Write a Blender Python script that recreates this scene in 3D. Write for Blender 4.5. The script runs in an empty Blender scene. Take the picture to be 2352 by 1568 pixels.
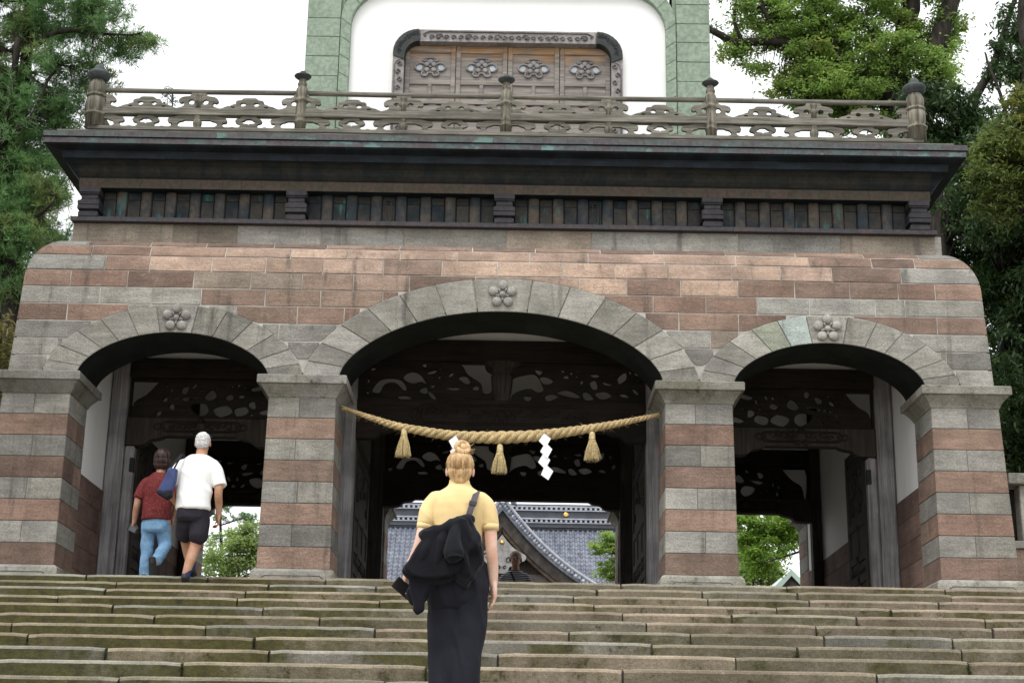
import bpy, bmesh, math, random
import numpy as np
from mathutils import Vector, Matrix, noise as mnoise
rnd = random.Random(7)
SC = bpy.context.scene
COL = SC.collection
PI = math.pi

# ------------------------------------------------------------------ camera
cam_d = bpy.data.cameras.new('camera'); cam = bpy.data.objects.new('camera', cam_d); COL.objects.link(cam)
SC.camera = cam
cam_d.sensor_width = 36.0; cam_d.lens = 55.41; cam_d.clip_start = 0.1; cam_d.clip_end = 2000
_p = math.atan((1850 - 784) / 3620.0); _r = math.radians(0.95)
_fw = Vector((0, math.cos(_p), math.sin(_p))); _u = Vector((0, -math.sin(_p), math.cos(_p))); _x = Vector((1, 0, 0))
_rt = _x * math.cos(_r) + _u * math.sin(_r); _up = _u * math.cos(_r) - _x * math.sin(_r)
M = Matrix.Identity(4)
for i in range(3):
    M[i][0] = _rt[i]; M[i][1] = _up[i]; M[i][2] = -_fw[i]
M.translation = Vector((0.118, -17.4, -2.47))
cam.matrix_world = M

# ------------------------------------------------------------------ sky, sun, exposure
SUN_EL, SUN_AZ = math.radians(62), math.radians(205)     # azimuth measured from +Y (away from us), clockwise
wd = bpy.data.worlds.new('World'); SC.world = wd; wd.use_nodes = True
wn = wd.node_tree; wn.nodes.clear()
sky = wn.nodes.new('ShaderNodeTexSky'); sky.sky_type = 'NISHITA'; sky.sun_disc = False
sky.sun_elevation = SUN_EL; sky.sun_rotation = SUN_AZ; sky.air_density = 1.0; sky.dust_density = 1.5; sky.ozone_density = 1.0
hs = wn.nodes.new('ShaderNodeHueSaturation'); hs.inputs['Saturation'].default_value = 0.15; hs.inputs['Value'].default_value = 1.0
bg = wn.nodes.new('ShaderNodeBackground'); bg.inputs['Strength'].default_value = 0.15
wo = wn.nodes.new('ShaderNodeOutputWorld')
veil = wn.nodes.new('ShaderNodeMix'); veil.data_type = 'RGBA'; veil.inputs[0].default_value = 0.78      # even cloud cover over the clear sky
veil.inputs[7].default_value = (4.1, 4.15, 4.25, 1)
wn.links.new(sky.outputs[0], hs.inputs['Color']); wn.links.new(hs.outputs[0], veil.inputs[6]); wn.links.new(veil.outputs[2], bg.inputs['Color']); wn.links.new(bg.outputs[0], wo.inputs['Surface'])
sun_d = bpy.data.lights.new('sun', 'SUN'); sun_d.energy = 0.9; sun_d.angle = math.radians(25); sun_d.color = (1.0, 0.96, 0.9)
sun = bpy.data.objects.new('sun', sun_d); COL.objects.link(sun)
_sd = Vector((math.sin(SUN_AZ) * math.cos(SUN_EL), math.cos(SUN_AZ) * math.cos(SUN_EL), math.sin(SUN_EL)))
sun.rotation_euler = _sd.to_track_quat('Z', 'Y').to_euler()
SC.view_settings.view_transform = 'Standard'; SC.view_settings.look = 'None'
SC.view_settings.exposure = 1.28; SC.view_settings.gamma = 1.0; SC.view_settings.use_curve_mapping = False
SC.render.engine = 'CYCLES'
SC.cycles.use_denoising = True
SC.cycles.max_bounces = 7; SC.cycles.diffuse_bounces = 4; SC.cycles.glossy_bounces = 2
SC.cycles.transparent_max_bounces = 8; SC.cycles.transmission_bounces = 2

# ------------------------------------------------------------------ materials
class G:
    """small node-graph helper"""
    def __init__(s, name):
        s.m = bpy.data.materials.new(name); s.m.use_nodes = True
        s.t = s.m.node_tree; s.t.nodes.clear()
        s.out = s.t.nodes.new('ShaderNodeOutputMaterial')
        s.b = s.t.nodes.new('ShaderNodeBsdfPrincipled')
        s.t.links.new(s.b.outputs[0], s.out.inputs['Surface'])
        s._pos = None; s._oi = None
    def node(s, t): return s.t.nodes.new(t)
    def put(s, inp, v):
        if isinstance(v, bpy.types.NodeSocket): s.t.links.new(v, inp)
        elif isinstance(v, (tuple, list)) and len(v) == 3 and inp.type == 'RGBA': inp.default_value = (*v, 1)
        else: inp.default_value = v
    def pos(s):
        if s._pos is None: s._pos = s.node('ShaderNodeNewGeometry').outputs['Position']
        return s._pos
    def obj(s): return s.node('ShaderNodeTexCoord').outputs['Object']
    def oi(s):
        if s._oi is None: s._oi = s.node('ShaderNodeObjectInfo')
        return s._oi
    def sc(s, v, k):
        n = s.node('ShaderNodeVectorMath'); n.operation = 'MULTIPLY'; s.put(n.inputs[0], v); n.inputs[1].default_value = k; return n.outputs[0]
    def add(s, v, w):
        n = s.node('ShaderNodeVectorMath'); n.operation = 'ADD'; s.put(n.inputs[0], v); s.put(n.inputs[1], w); return n.outputs[0]
    def perobj(s, v, k=37.0):
        r = s.math('MULTIPLY', s.oi().outputs['Random'], k)
        c = s.node('ShaderNodeCombineXYZ'); s.put(c.inputs[0], r); s.put(c.inputs[1], r); s.put(c.inputs[2], r)
        return s.add(v, c.outputs[0])
    def noise(s, v, scale=1.0, detail=4.0, rough=0.55):
        n = s.node('ShaderNodeTexNoise'); s.put(n.inputs['Vector'], v); n.inputs['Scale'].default_value = scale
        n.inputs['Detail'].default_value = detail; n.inputs['Roughness'].default_value = rough; return n.outputs[0]
    def rng(s, v, a, b, lo=0.0, hi=1.0, smooth=True):
        n = s.node('ShaderNodeMapRange'); n.interpolation_type = 'SMOOTHSTEP' if smooth else 'LINEAR'
        s.put(n.inputs[0], v); n.inputs[1].default_value = a; n.inputs[2].default_value = b
        n.inputs[3].default_value = lo; n.inputs[4].default_value = hi; return n.outputs[0]
    def math(s, op, a, b=None):
        n = s.node('ShaderNodeMath'); n.operation = op; s.put(n.inputs[0], a)
        if b is not None: s.put(n.inputs[1], b)
        return n.outputs[0]
    def mix(s, f, a, b, mode='MIX'):
        n = s.node('ShaderNodeMix'); n.data_type = 'RGBA'; n.blend_type = mode
        s.put(n.inputs[0], f); s.put(n.inputs[6], a); s.put(n.inputs[7], b); return n.outputs[2]
    def val(s, col, f):
        n = s.node('ShaderNodeVectorMath'); n.operation = 'SCALE'; s.put(n.inputs[0], col); s.put(n.inputs[3], f); return n.outputs[0]
    def bump(s, h, strength=0.3, dist=0.01):
        n = s.node('ShaderNodeBump'); n.inputs['Strength'].default_value = strength; n.inputs['Distance'].default_value = dist
        s.put(n.inputs['Height'], h); s.t.links.new(n.outputs[0], s.b.inputs['Normal'])
    def fin(s, col, rough=0.8, spec=0.3, metal=0.0, sheen=0.0):
        s.put(s.b.inputs['Base Color'], col); s.put(s.b.inputs['Roughness'], rough)
        s.b.inputs['Specular IOR Level'].default_value = spec; s.b.inputs['Metallic'].default_value = metal
        if sheen: s.b.inputs['Sheen Weight'].default_value = sheen
        return s.m

MAT = {}
def stone(name, moss=0.0, dark=0.5, bed=1.0, streak=0.75, worn_lit=False, mossx=True):
    g = G(name); p = g.pos(); po = g.perobj(p)
    col = g.oi().outputs['Color']
    col = g.val(col, g.rng(g.noise(po, 2.0, 4, .6), .28, .72, .76, 1.24))
    bedn = g.noise(g.sc(po, (3.0, 3.0, 20)), 1.0, 6, .7)
    col = g.val(col, g.rng(bedn, .3, .7, 1 - .16 * bed, 1 + .13 * bed))
    mot = g.noise(po, 38, 4, .75)
    col = g.val(col, g.rng(mot, .3, .7, .84, 1.16))
    spk = g.noise(po, 130, 2, .7)
    col = g.val(col, g.rng(spk, .3, .7, .80, 1.20))
    # grey-black weather stains and water runs, with shapes of their own
    st = g.noise(g.sc(p, (5.0, 5.0, .55)), 1.0, 7, .66)
    st2 = g.noise(po, 2.6, 8, .74)
    f = g.math('MULTIPLY', g.rng(st, .54, .74), streak)
    f2 = g.math('MULTIPLY', g.rng(st2, .57, .75), dark)
    f = g.math('MAXIMUM', f, f2)
    col = g.mix(f, col, (.070, .064, .056))
    lf = g.math('MULTIPLY', g.rng(g.noise(po, 5.0, 8, .75), .60, .74), .42)
    col = g.mix(lf, col, (.42, .41, .37))
    if moss:
        mn = g.noise(p, 1.3, 8, .72)
        if mossx:
            x = g.node('ShaderNodeSeparateXYZ'); g.put(x.inputs[0], p)
            side = g.rng(x.outputs[0], -5.0, 1.0, .20, -.02)
            side2 = g.rng(x.outputs[0], 2.5, 6.5, 0, .09)
            mn = g.math('ADD', g.math('ADD', mn, side), side2)
        mf = g.math('MULTIPLY', g.rng(mn, .44, .64), moss)
        mc = g.mix(g.rng(g.noise(p, 12, 6, .75), .35, .65), (.040, .037, .011), (.080, .076, .020))
        dk = g.math('MULTIPLY', g.rng(g.noise(p, 5.2, 8, .8), .56, .66), .8)
        if worn_lit:      # feet keep the treads and nosings bare: growth sits on the upright faces
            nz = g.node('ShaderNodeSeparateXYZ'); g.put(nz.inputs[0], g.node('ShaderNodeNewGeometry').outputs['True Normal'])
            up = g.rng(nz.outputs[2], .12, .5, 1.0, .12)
            col = g.val(col, g.rng(nz.outputs[2], .12, .5, 1.0, 1.45))  # up-facing stone paled: foot wear plus sky light painted into the colour
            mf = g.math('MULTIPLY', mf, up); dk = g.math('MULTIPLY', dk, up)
        col = g.mix(mf, col, mc)
        col = g.mix(dk, col, (.030, .028, .018))
    h = g.math('ADD', g.math('MULTIPLY', spk, .5), g.math('ADD', g.math('MULTIPLY', mot, 1.2), g.math('MULTIPLY', bedn, .5)))
    g.bump(h, .85, .014)
    return g.fin(col, .88, .25)
MAT['stone'] = stone('sandstone', dark=.5, streak=.8)
MAT['cap'] = stone('capital_stone', moss=.45, dark=.75, bed=.5, streak=.8, mossx=False)
MAT['step'] = stone('step_stone', moss=.92, dark=.45, bed=.35, streak=.2, worn_lit=True)

def wood(name, c1, c2, stretch=(30, 30, 1.5), bump=.5, dark=.3, rough=.8):
    g = G(name); p = g.perobj(g.pos())
    gr = g.noise(g.sc(p, stretch), 1.0, 5, .65)
    col = g.mix(g.rng(gr, .3, .7), c1, c2)
    col = g.val(col, g.rng(g.noise(p, 2.2, 4), .3, .7, .75, 1.2))
    f = g.math('MULTIPLY', g.rng(g.noise(p, 5, 5, .7), .55, .75), dark)
    col = g.mix(f, col, tuple(x * .3 for x in c1))
    g.bump(gr, bump, .008)
    return g.fin(col, rough, .2)
MAT['wood_rail'] = wood('weathered_rail_wood', (.085, .080, .066), (.235, .222, .188), (2.0, 26, 40))
MAT['wood_post'] = wood('weathered_post_wood', (.070, .064, .048), (.25, .232, .185), (30, 30, 1.5))
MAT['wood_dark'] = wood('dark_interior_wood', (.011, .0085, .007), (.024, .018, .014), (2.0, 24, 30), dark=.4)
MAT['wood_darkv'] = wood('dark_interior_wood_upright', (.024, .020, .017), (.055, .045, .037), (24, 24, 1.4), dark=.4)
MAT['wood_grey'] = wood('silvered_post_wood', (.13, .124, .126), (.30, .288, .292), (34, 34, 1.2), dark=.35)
MAT['wood_hall'] = wood('hall_timber', (.04, .028, .02), (.10, .07, .05), (1.0, 6, 6))

def weathered_door():
    g = G('tower_door_wood'); p = g.perobj(g.pos())
    gr = g.noise(g.sc(p, (1.5, 20, 26)), 1.0, 6, .7)
    grey = g.mix(g.rng(gr, .3, .7), (.155, .138, .125), (.33, .298, .272))
    tan = g.mix(g.rng(gr, .3, .7), (.26, .145, .07), (.56, .37, .22))
    x = g.node('ShaderNodeSeparateXYZ'); g.put(x.inputs[0], g.pos())
    f = g.math('ADD', g.math('MULTIPLY', g.math('SUBTRACT', x.outputs[2], 7.05), 2.2), g.math('MULTIPLY', g.math('SUBTRACT', g.noise(p, 3, 5), .5), 1.6))
    col = g.mix(g.rng(f, -.1, .55), grey, tan)
    g.bump(gr, .5, .008)
    return g.fin(col, .8, .2)
MAT['door_wood'] = weathered_door()

def flat(name, col, rough=.7, spec=.3, metal=0.0, var=.12, scale=4.0, bump=0.0, bscale=60, sheen=0):
    g = G(name); p = g.obj()
    c = g.val(g.mix(0, col, col), g.rng(g.noise(p, scale, 4), .3, .7, 1 - var, 1 + var))
    if bump: g.bump(g.noise(p, bscale, 3), bump, .004)
    return g.fin(c, rough, spec, metal, sheen)

def copper(name, a, b, c, fa=.5, fc=.62, rough=.68, runs=(9, 9, 2.5), spec=.2):
    """a base, b second tone, c turquoise runs"""
    g = G(name); p = g.perobj(g.pos())
    base = g.mix(g.rng(g.noise(p, 3.2, 5, .6), fa - .14, fa + .14), a, b)
    base = g.val(base, g.rng(g.noise(p, 22, 3), .3, .7, .82, 1.18))
    run = g.rng(g.noise(g.sc(p, runs), 1.0, 5, .6), fc, fc + .12)
    base = g.mix(run, base, c)
    g.bump(g.noise(p, 40, 3), .15, .004)
    return g.fin(base, rough, spec)
MAT['cu_frieze'] = copper('frieze_copper', (.042, .037, .031), (.010, .017, .023), (.03, .12, .115), .55, .58)
MAT['cu_rib'] = copper('rib_copper', (.082, .066, .050), (.022, .030, .037), (.03, .11, .10), .48, .62)
MAT['cu_dark'] = copper('dark_cornice_copper', (.006, .0075, .010), (.012, .019, .026), (.018, .055, .055), .52, .66)
MAT['cu_cove'] = copper('cove_copper', (.026, .024, .020), (.011, .015, .016), (.018, .05, .045), .5, .68)
MAT['cu_fascia'] = copper('fascia_copper', (.070, .050, .038), (.052, .046, .032), (.04, .035, .038), .5, .66)
MAT['cu_edge'] = copper('edge_copper', (.085, .075, .080), (.085, .105, .10), (.12, .20, .185), .5, .58, runs=(2.5, 2.5, 4))
MAT['cu_edge2'] = copper('lower_edge_copper', (.085, .072, .078), (.08, .105, .105), (.14, .24, .23), .5, .56, runs=(2.2, 2.2, 4))
MAT['cu_ledge'] = copper('ledge_copper', (.066, .052, .056), (.050, .049, .055), (.06, .065, .07), .5, .68)
MAT['cu_bracket'] = copper('bracket_copper', (.031, .030, .035), (.045, .042, .046), (.035, .05, .055), .5, .70)
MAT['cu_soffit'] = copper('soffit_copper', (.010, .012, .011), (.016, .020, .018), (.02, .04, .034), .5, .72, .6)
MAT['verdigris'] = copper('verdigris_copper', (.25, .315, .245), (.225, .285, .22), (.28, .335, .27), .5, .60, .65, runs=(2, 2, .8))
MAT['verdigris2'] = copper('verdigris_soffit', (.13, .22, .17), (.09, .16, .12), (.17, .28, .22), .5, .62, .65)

def plaster(name, c, dirt=.25):
    g = G(name); p = g.pos()
    f = g.math('MULTIPLY', g.rng(g.noise(g.sc(p, (3, 3, .8)), 1.0, 5, .65), .5, .8), dirt)
    col = g.mix(f, c, tuple(x * .55 for x in c))
    g.bump(g.noise(p, 60, 3), .08, .004)
    return g.fin(col, .9, .2)
MAT['plaster'] = plaster('white_plaster', (.86, .86, .85), .2)
MAT['plaster_in'] = plaster('grey_plaster', (.72, .71, .68), .3)
MAT['mortar'] = flat('lime_mortar', (.40, .375, .34), .95, .1, var=.35, scale=3)
MAT['joint'] = flat('dark_joint', (.10, .095, .085), .95, .1, var=.3, scale=5)

# ------------------------------------------------------------------ object helpers
def mesh(name, v, f, smooth=False):
    me = bpy.data.meshes.new(name); me.from_pydata([tuple(a) for a in v], [], f); me.update()
    if smooth:
        me.polygons.foreach_set('use_smooth', [True] * len(me.polygons))
    return me
WL = {}      # world position of things whose origin is not at zero
def obj(name, me, mat=None, parent=None, loc=None, color=None, kind=None, label=None, cat=None, group=None, rotz=None):
    o = bpy.data.objects.new(name, me); COL.objects.link(o)
    if mat is not None and me is not None and len(me.materials) == 0: me.materials.append(MAT[mat] if isinstance(mat, str) else mat)
    if loc is not None:
        o.location = loc; WL[o.name] = Vector(loc)
    if rotz is not None: o.rotation_euler[2] = rotz
    if parent is not None:
        o.parent = parent
        o.matrix_parent_inverse = Matrix.Translation(-WL.get(parent.name, Vector()))
    if color is not None: o.color = (*color[:3], 1)
    if kind: o['kind'] = kind
    if label: o['label'] = label
    if cat: o['category'] = cat
    if group: o['group'] = group
    return o
def thing(name, loc, label, cat, group=None):
    return obj(name, None, loc=loc, label=label, cat=cat, group=group)

def box(x0, x1, y0, y1, z0, z1, bev=0.0):
    if bev <= 0:
        v = [(x, y, z) for z in (z0, z1) for y in (y0, y1) for x in (x0, x1)]
        f = [(0, 2, 3, 1), (4, 5, 7, 6), (0, 1, 5, 4), (2, 6, 7, 3), (0, 4, 6, 2), (1, 3, 7, 5)]
        return v, f
    bm = bmesh.new()
    v0, f0 = box(x0, x1, y0, y1, z0, z1)
    bv = [bm.verts.new(a) for a in v0]
    for q in f0: bm.faces.new([bv[i] for i in q])
    bmesh.ops.bevel(bm, geom=bm.edges[:] + bm.verts[:], offset=bev, segments=1, affect='EDGES', profile=.5)
    bm.verts.index_update()
    v = [tuple(a.co) for a in bm.verts]; f = [tuple(a.index for a in q.verts) for q in bm.faces]
    bm.free(); return v, f
def join(*parts):
    V, F = [], []
    for v, f in parts:
        n = len(V); V += [tuple(a) for a in v]; F += [tuple(i + n for i in q) for q in f]
    return V, F
def tf(vf, m):
    return [tuple(m @ Vector(a)) for a in vf[0]], vf[1]
def tube(pts, radii, seg=8, cap=True):
    """round tube along points"""
    pts = [Vector(p) for p in pts]; n = len(pts)
    if isinstance(radii, (int, float)): radii = [radii] * n
    V, F = [], []
    ref = None
    for i, p in enumerate(pts):
        d = (pts[min(i + 1, n - 1)] - pts[max(i - 1, 0)]).normalized()
        if ref is None:
            ref = Vector((0, 0, 1)) if abs(d.z) < .9 else Vector((1, 0, 0))
        a = d.cross(ref).normalized(); b = a.cross(d).normalized(); ref = b
        for k in range(seg):
            t = 2 * PI * k / seg
            V.append(tuple(p + (a * math.cos(t) + b * math.sin(t)) * radii[i]))
    for i in range(n - 1):
        for k in range(seg):
            k2 = (k + 1) % seg
            F.append((i * seg + k, i * seg + k2, (i + 1) * seg + k2, (i + 1) * seg + k))
    if cap:
        F.append(tuple(range(seg))[::-1]); F.append(tuple(range((n - 1) * seg, n * seg)))
    return V, F
def lathe(prof, seg=20, cx=0, cy=0, cz=0):
    """prof: list of (r, z) bottom to top"""
    V, F = [], []
    for r, z in prof:
        for k in range(seg):
            t = 2 * PI * k / seg; V.append((cx + r * math.cos(t), cy + r * math.sin(t), cz + z))
    n = len(prof)
    for i in range(n - 1):
        for k in range(seg):
            k2 = (k + 1) % seg
            F.append((i * seg + k, i * seg + k2, (i + 1) * seg + k2, (i + 1) * seg + k))
    F.append(tuple(range(seg))[::-1]); F.append(tuple(range((n - 1) * seg, n * seg)))
    return V, F
def prism(loop, y0, y1, bev=0.0):
    """2-D loop of (x, z) as a slab between y0 (front) and y1, front edge chamfered"""
    n = len(loop)
    cx = sum(p[0] for p in loop) / n; cz = sum(p[1] for p in loop) / n
    V = []
    for x, z in loop:
        d = Vector((cx - x, cz - z)); L = max(d.length, 1e-6)
        V.append((x + d.x / L * bev * 1.3, y0, z + d.y / L * bev * 1.3))
    V += [(x, y0 + bev, z) for x, z in loop]; V += [(x, y1, z) for x, z in loop]
    area = sum(loop[i][0] * loop[(i + 1) % n][1] - loop[(i + 1) % n][0] * loop[i][1] for i in range(n))
    F = [tuple(range(n))]
    for i in range(n):
        j = (i + 1) % n
        F.append((n + i, n + j, j, i)); F.append((2 * n + i, 2 * n + j, n + j, n + i))
    F.append(tuple(range(2 * n, 3 * n))[::-1])
    if area < 0: F = [q[::-1] for q in F]
    return V, F
def shape2d(name, loops, thick, y=0.0, smooth_iter=0):
    """filled outline with holes, extruded in y (curve fill, baked to a mesh)"""
    cu = bpy.data.curves.new(name, 'CURVE'); cu.dimensions = '2D'; cu.fill_mode = 'BOTH'; cu.extrude = thick / 2
    for lp in loops:
        s = cu.splines.new('POLY'); s.points.add(len(lp) - 1); s.use_cyclic_u = True
        for i, (x, z) in enumerate(lp): s.points[i].co = (x, z, 0, 1)
    o = bpy.data.objects.new('tmp', cu); COL.objects.link(o)
    dg = bpy.context.evaluated_depsgraph_get()
    me = bpy.data.meshes.new_from_object(o.evaluated_get(dg))
    bpy.data.objects.remove(o); bpy.data.curves.remove(cu)
    me.transform(Matrix(((1, 0, 0, 0), (0, 0, -1, y), (0, 1, 0, 0), (0, 0, 0, 1))))
    me.materials.clear()
    return me
def spline(pts, n=6, closed=True):
    """Catmull-Rom resample of 2-D/3-D points"""
    P = [Vector(p) for p in pts]; N = len(P); out = []
    rngN = N if closed else N - 1
    for i in range(rngN):
        if closed: a, b, c, d = P[(i - 1) % N], P[i], P[(i + 1) % N], P[(i + 2) % N]
        else: a, b, c, d = P[max(i - 1, 0)], P[i], P[i + 1], P[min(i + 2, N - 1)]
        for k in range(n):
            t = k / n
            out.append(tuple(.5 * ((2 * b) + (c - a) * t + (2 * a - 5 * b + 4 * c - d) * t * t + (3 * b - a - 3 * c + d) * t ** 3)))
    if not closed: out.append(tuple(P[-1]))
    return out
def circ(cx, cz, r, n=14, rz=None):
    return [(cx + r * math.cos(2 * PI * k / n), cz + (rz or r) * math.sin(2 * PI * k / n)) for k in range(n)]
# ------------------------------------------------------------------ ground and stairs
def ground_mat():
    g = G('ground_soil'); p = g.pos()
    c = g.mix(g.rng(g.noise(p, .6, 6), .35, .65), (.11, .10, .075), (.075, .085, .04))
    c = g.val(c, g.rng(g.noise(p, 25, 3), .3, .7, .75, 1.2)); g.bump(g.noise(p, 30, 4), .4, .02)
    return g.fin(c, .95, .1)
MAT['ground'] = ground_mat()
def pave_mat():
    g = G('paving_stone'); p = g.pos()
    c = g.mix(g.rng(g.noise(p, 1.5, 6), .35, .65), (.27, .25, .22), (.20, .19, .165))
    c = g.val(c, g.rng(g.noise(p, 90, 3), .3, .7, .8, 1.15)); g.bump(g.noise(p, 40, 4), .3, .01)
    return g.fin(c, .9, .2)
MAT['paving'] = pave_mat()
R_, T_, ZF, YT = .15, .617, -.2, -.8
NST = 26
gy = [(-300, -4.12), (-17.6, -4.12), (-16.4, -4.12), (-1.2, -.62), (-.4, -.30), (60, -.30), (600, -.30)]
gx = [-600, -60, -9, 9, 60, 600]
v = [(x, y, z) for y, z in gy for x in gx]; n = len(gx)
f = [(j * n + i, j * n + i + 1, (j + 1) * n + i + 1, (j + 1) * n + i) for j in range(len(gy) - 1) for i in range(n - 1)]
obj('ground', mesh('ground', v, f), 'ground', kind='structure')
pv = obj('pavement', mesh('pavement', *box(-6.2, 6.2, -.35, 40, -.5, ZF - .004)), 'paving', kind='structure')
MAT['plaza'] = flat('plaza_paving', (.42, .405, .375), .9, .2, var=.15, scale=1.2, bump=.3, bscale=20)
obj('plaza', mesh('plaza', *box(-30, 30, -70, -16.3, -4.3, -4.10)), 'plaza', kind='structure')
# stairs: one core, each stone slab a piece of its own
core_v, core_f = [], []
parts = []
for k in range(NST):
    y = YT - k * T_; z = ZF - k * R_
    parts.append(box(-8, 8, y + .05, y + T_ + .35, z - .4, z - .02))
stairs = obj('stone_stairs', mesh('stair_core', *join(*parts)), 'joint', kind='structure')
def slab_mesh(L, d, h, seed):
    """trodden long slab, nosing at y=0, top at z=0, centred in x, a little wavy and chipped along its front edge"""
    r = random.Random(seed); nx = max(6, int(L / .11))
    prof = [(.004, -h), (.0, -.026), (.008, -.010), (.024, -.001), (.06, .001), (d, 0)]
    V, F = [], []
    ph = r.uniform(0, 99)
    for i in range(nx + 1):
        x = -L / 2 + L * i / nx
        e = min(i, nx - i) / nx * L
        cr = .007 * max(0, 1 - e / .07) ** 2
        wz = mnoise.noise(Vector((x * 1.3 + ph, 0, 0))) * .0022 + mnoise.noise(Vector((x * 5 + ph, 3, 0))) * .003
        chip = max(0, mnoise.noise(Vector((x * 2.3 + ph, 7, 0))) - .42) * .06
        wy = mnoise.noise(Vector((x * 1.1, ph, 5))) * .01
        for j, (py, pz) in enumerate(prof):
            zz = pz + (wz - cr if j >= 1 else 0); yy = py + wy * (j < 5) + cr * (j < 4)
            if j in (1, 2, 3): zz -= chip * (.5 if j == 1 else .8 if j == 2 else .5); yy += chip * (.9 if j < 3 else .6)
            xx = x + (.005 * (1 if i == 0 else -1) if (i in (0, nx) and j <= 2) else 0)
            V.append((xx, yy, zz))
    m = len(prof)
    for i in range(nx):
        for j in range(m - 1):
            F.append((i * m + j, (i + 1) * m + j, (i + 1) * m + j + 1, i * m + j + 1))
    F.append(tuple(range(m))); F.append(tuple(range(nx * m, nx * m + m))[::-1])
    return V, F
tones = [(.188, .158, .112), (.172, .147, .105), (.168, .154, .116), (.20, .165, .122), (.185, .150, .112), (.185, .176, .148), (.162, .142, .102)]
sr = random.Random(21); JOINTS = []
for k in range(NST):
    y = YT - k * T_; z = ZF - k * R_
    x = -8 + sr.uniform(-.6, 0)
    while x < 7.9:
        L = sr.uniform(.95, 1.75) if k < 15 else sr.uniform(2.0, 3.2)
        dz = sr.uniform(-.006, .005); dy = sr.uniform(-.015, .015)
        x1 = min(x + L, 8)
        if x1 - x > .25:
            V, F = slab_mesh(x1 - x - (sr.uniform(.002, .005) if sr.random() < .75 else sr.uniform(.009, .018)), T_ + .1, R_ + .012, k * 100 + int(x * 10))
            t = sr.choice(tones); q = sr.uniform(.85, 1.15)
            if k < 14: JOINTS.append((x1, y + dy, z))
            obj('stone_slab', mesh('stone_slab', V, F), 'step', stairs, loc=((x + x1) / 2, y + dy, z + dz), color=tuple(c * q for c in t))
        x += L

# ------------------------------------------------------------------ the gate
gate = thing('shrine_gate', (0, 0, ZF), 'three-arched shrine gate of banded red and grey stone with green tower above', 'gate')
RED = [(0.244, 0.163, 0.126), (0.267, 0.184, 0.142), (0.224, 0.154, 0.123), (0.286, 0.199, 0.154), (0.239, 0.173, 0.134), (0.206, 0.146, 0.116)]
PINK = [(0.388, 0.283, 0.222), (0.417, 0.303, 0.232), (0.369, 0.267, 0.213), (0.34, 0.248, 0.193), (0.437, 0.317, 0.246)]
GREY = [(0.261, 0.253, 0.23), (0.293, 0.281, 0.254), (0.234, 0.227, 0.206), (0.27, 0.259, 0.227), (0.31, 0.299, 0.27)]
LIGHT = [(0.347, 0.335, 0.299), (0.32, 0.308, 0.272), (0.369, 0.357, 0.321)]
TAN = [(0.288, 0.241, 0.191), (0.261, 0.225, 0.18)]
ORNG = [(.28, .175, .105)]
br = random.Random(5)
def pick(t):
    c = br.choice(t); q = br.uniform(.88, 1.08) * (.76 if br.random() < .05 else 1); return tuple(a * q for a in c)
ZW0, ZC, ZCr = 2.19, 3.30, 3.88
def hx(z):          # half width of the stone front at height z
    t = max(0, min(1, (z - ZC) / (ZCr - ZC)))
    return 5.637 - .06 * (min(z, ZC) - ZW0) - .43 * (1 - math.sqrt(1 - t * t))
def gyf(z):         # how far the front leans back at height z (rounded shoulder)
    t = max(0, min(1, (z - ZC) / (ZCr - ZC)))
    return .27 * (1 - math.sqrt(1 - t * t))
class Arch:
    def __init__(s, cx, hw, rise, ehw, erise): s.cx, s.hw, s.rise, s.ehw, s.erise = cx, hw, rise, ehw, erise
    @staticmethod
    def cur(u, a, b):
        u = max(-1, min(1, u)); e = b * math.sqrt(max(0, 1 - u * u))
        R = (a * a + b * b) / (2 * b); c = b - R + math.sqrt(max(0, R * R - (u * a) ** 2))
        return .68 * e + .32 * c
    def intr(s, x):
        u = (x - s.cx) / s.hw
        return ZW0 + s.cur(u, s.hw, s.rise) if abs(u) < 1 else None
    def extr(s, x):
        u = (x - s.cx) / s.ehw
        return ZW0 + s.cur(u, s.ehw, s.erise) if abs(u) < 1 else None
    def ipt(s, t): u = math.cos(t); return (s.cx + s.hw * u, ZW0 + s.cur(u, s.hw, s.rise))
    def ept(s, t): u = math.cos(t); return (s.cx + s.ehw * u, ZW0 + s.cur(u, s.ehw, s.erise))
ARCHES = [Arch(-3.755, 1.09, .505, 1.483, .835), Arch(0, 1.848, .82, 2.262, 1.217), Arch(3.755, 1.09, .505, 1.483, .835)]
def ext(x):
    z = ZW0
    for a in ARCHES:
        e = a.extr(x)
        if e: z = max(z, e)
    return z
def inn(x):
    for a in ARCHES:
        e = a.intr(x)
        if e: return e
    return ZW0
DEP = 8.45          # front to rear of the gate
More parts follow.
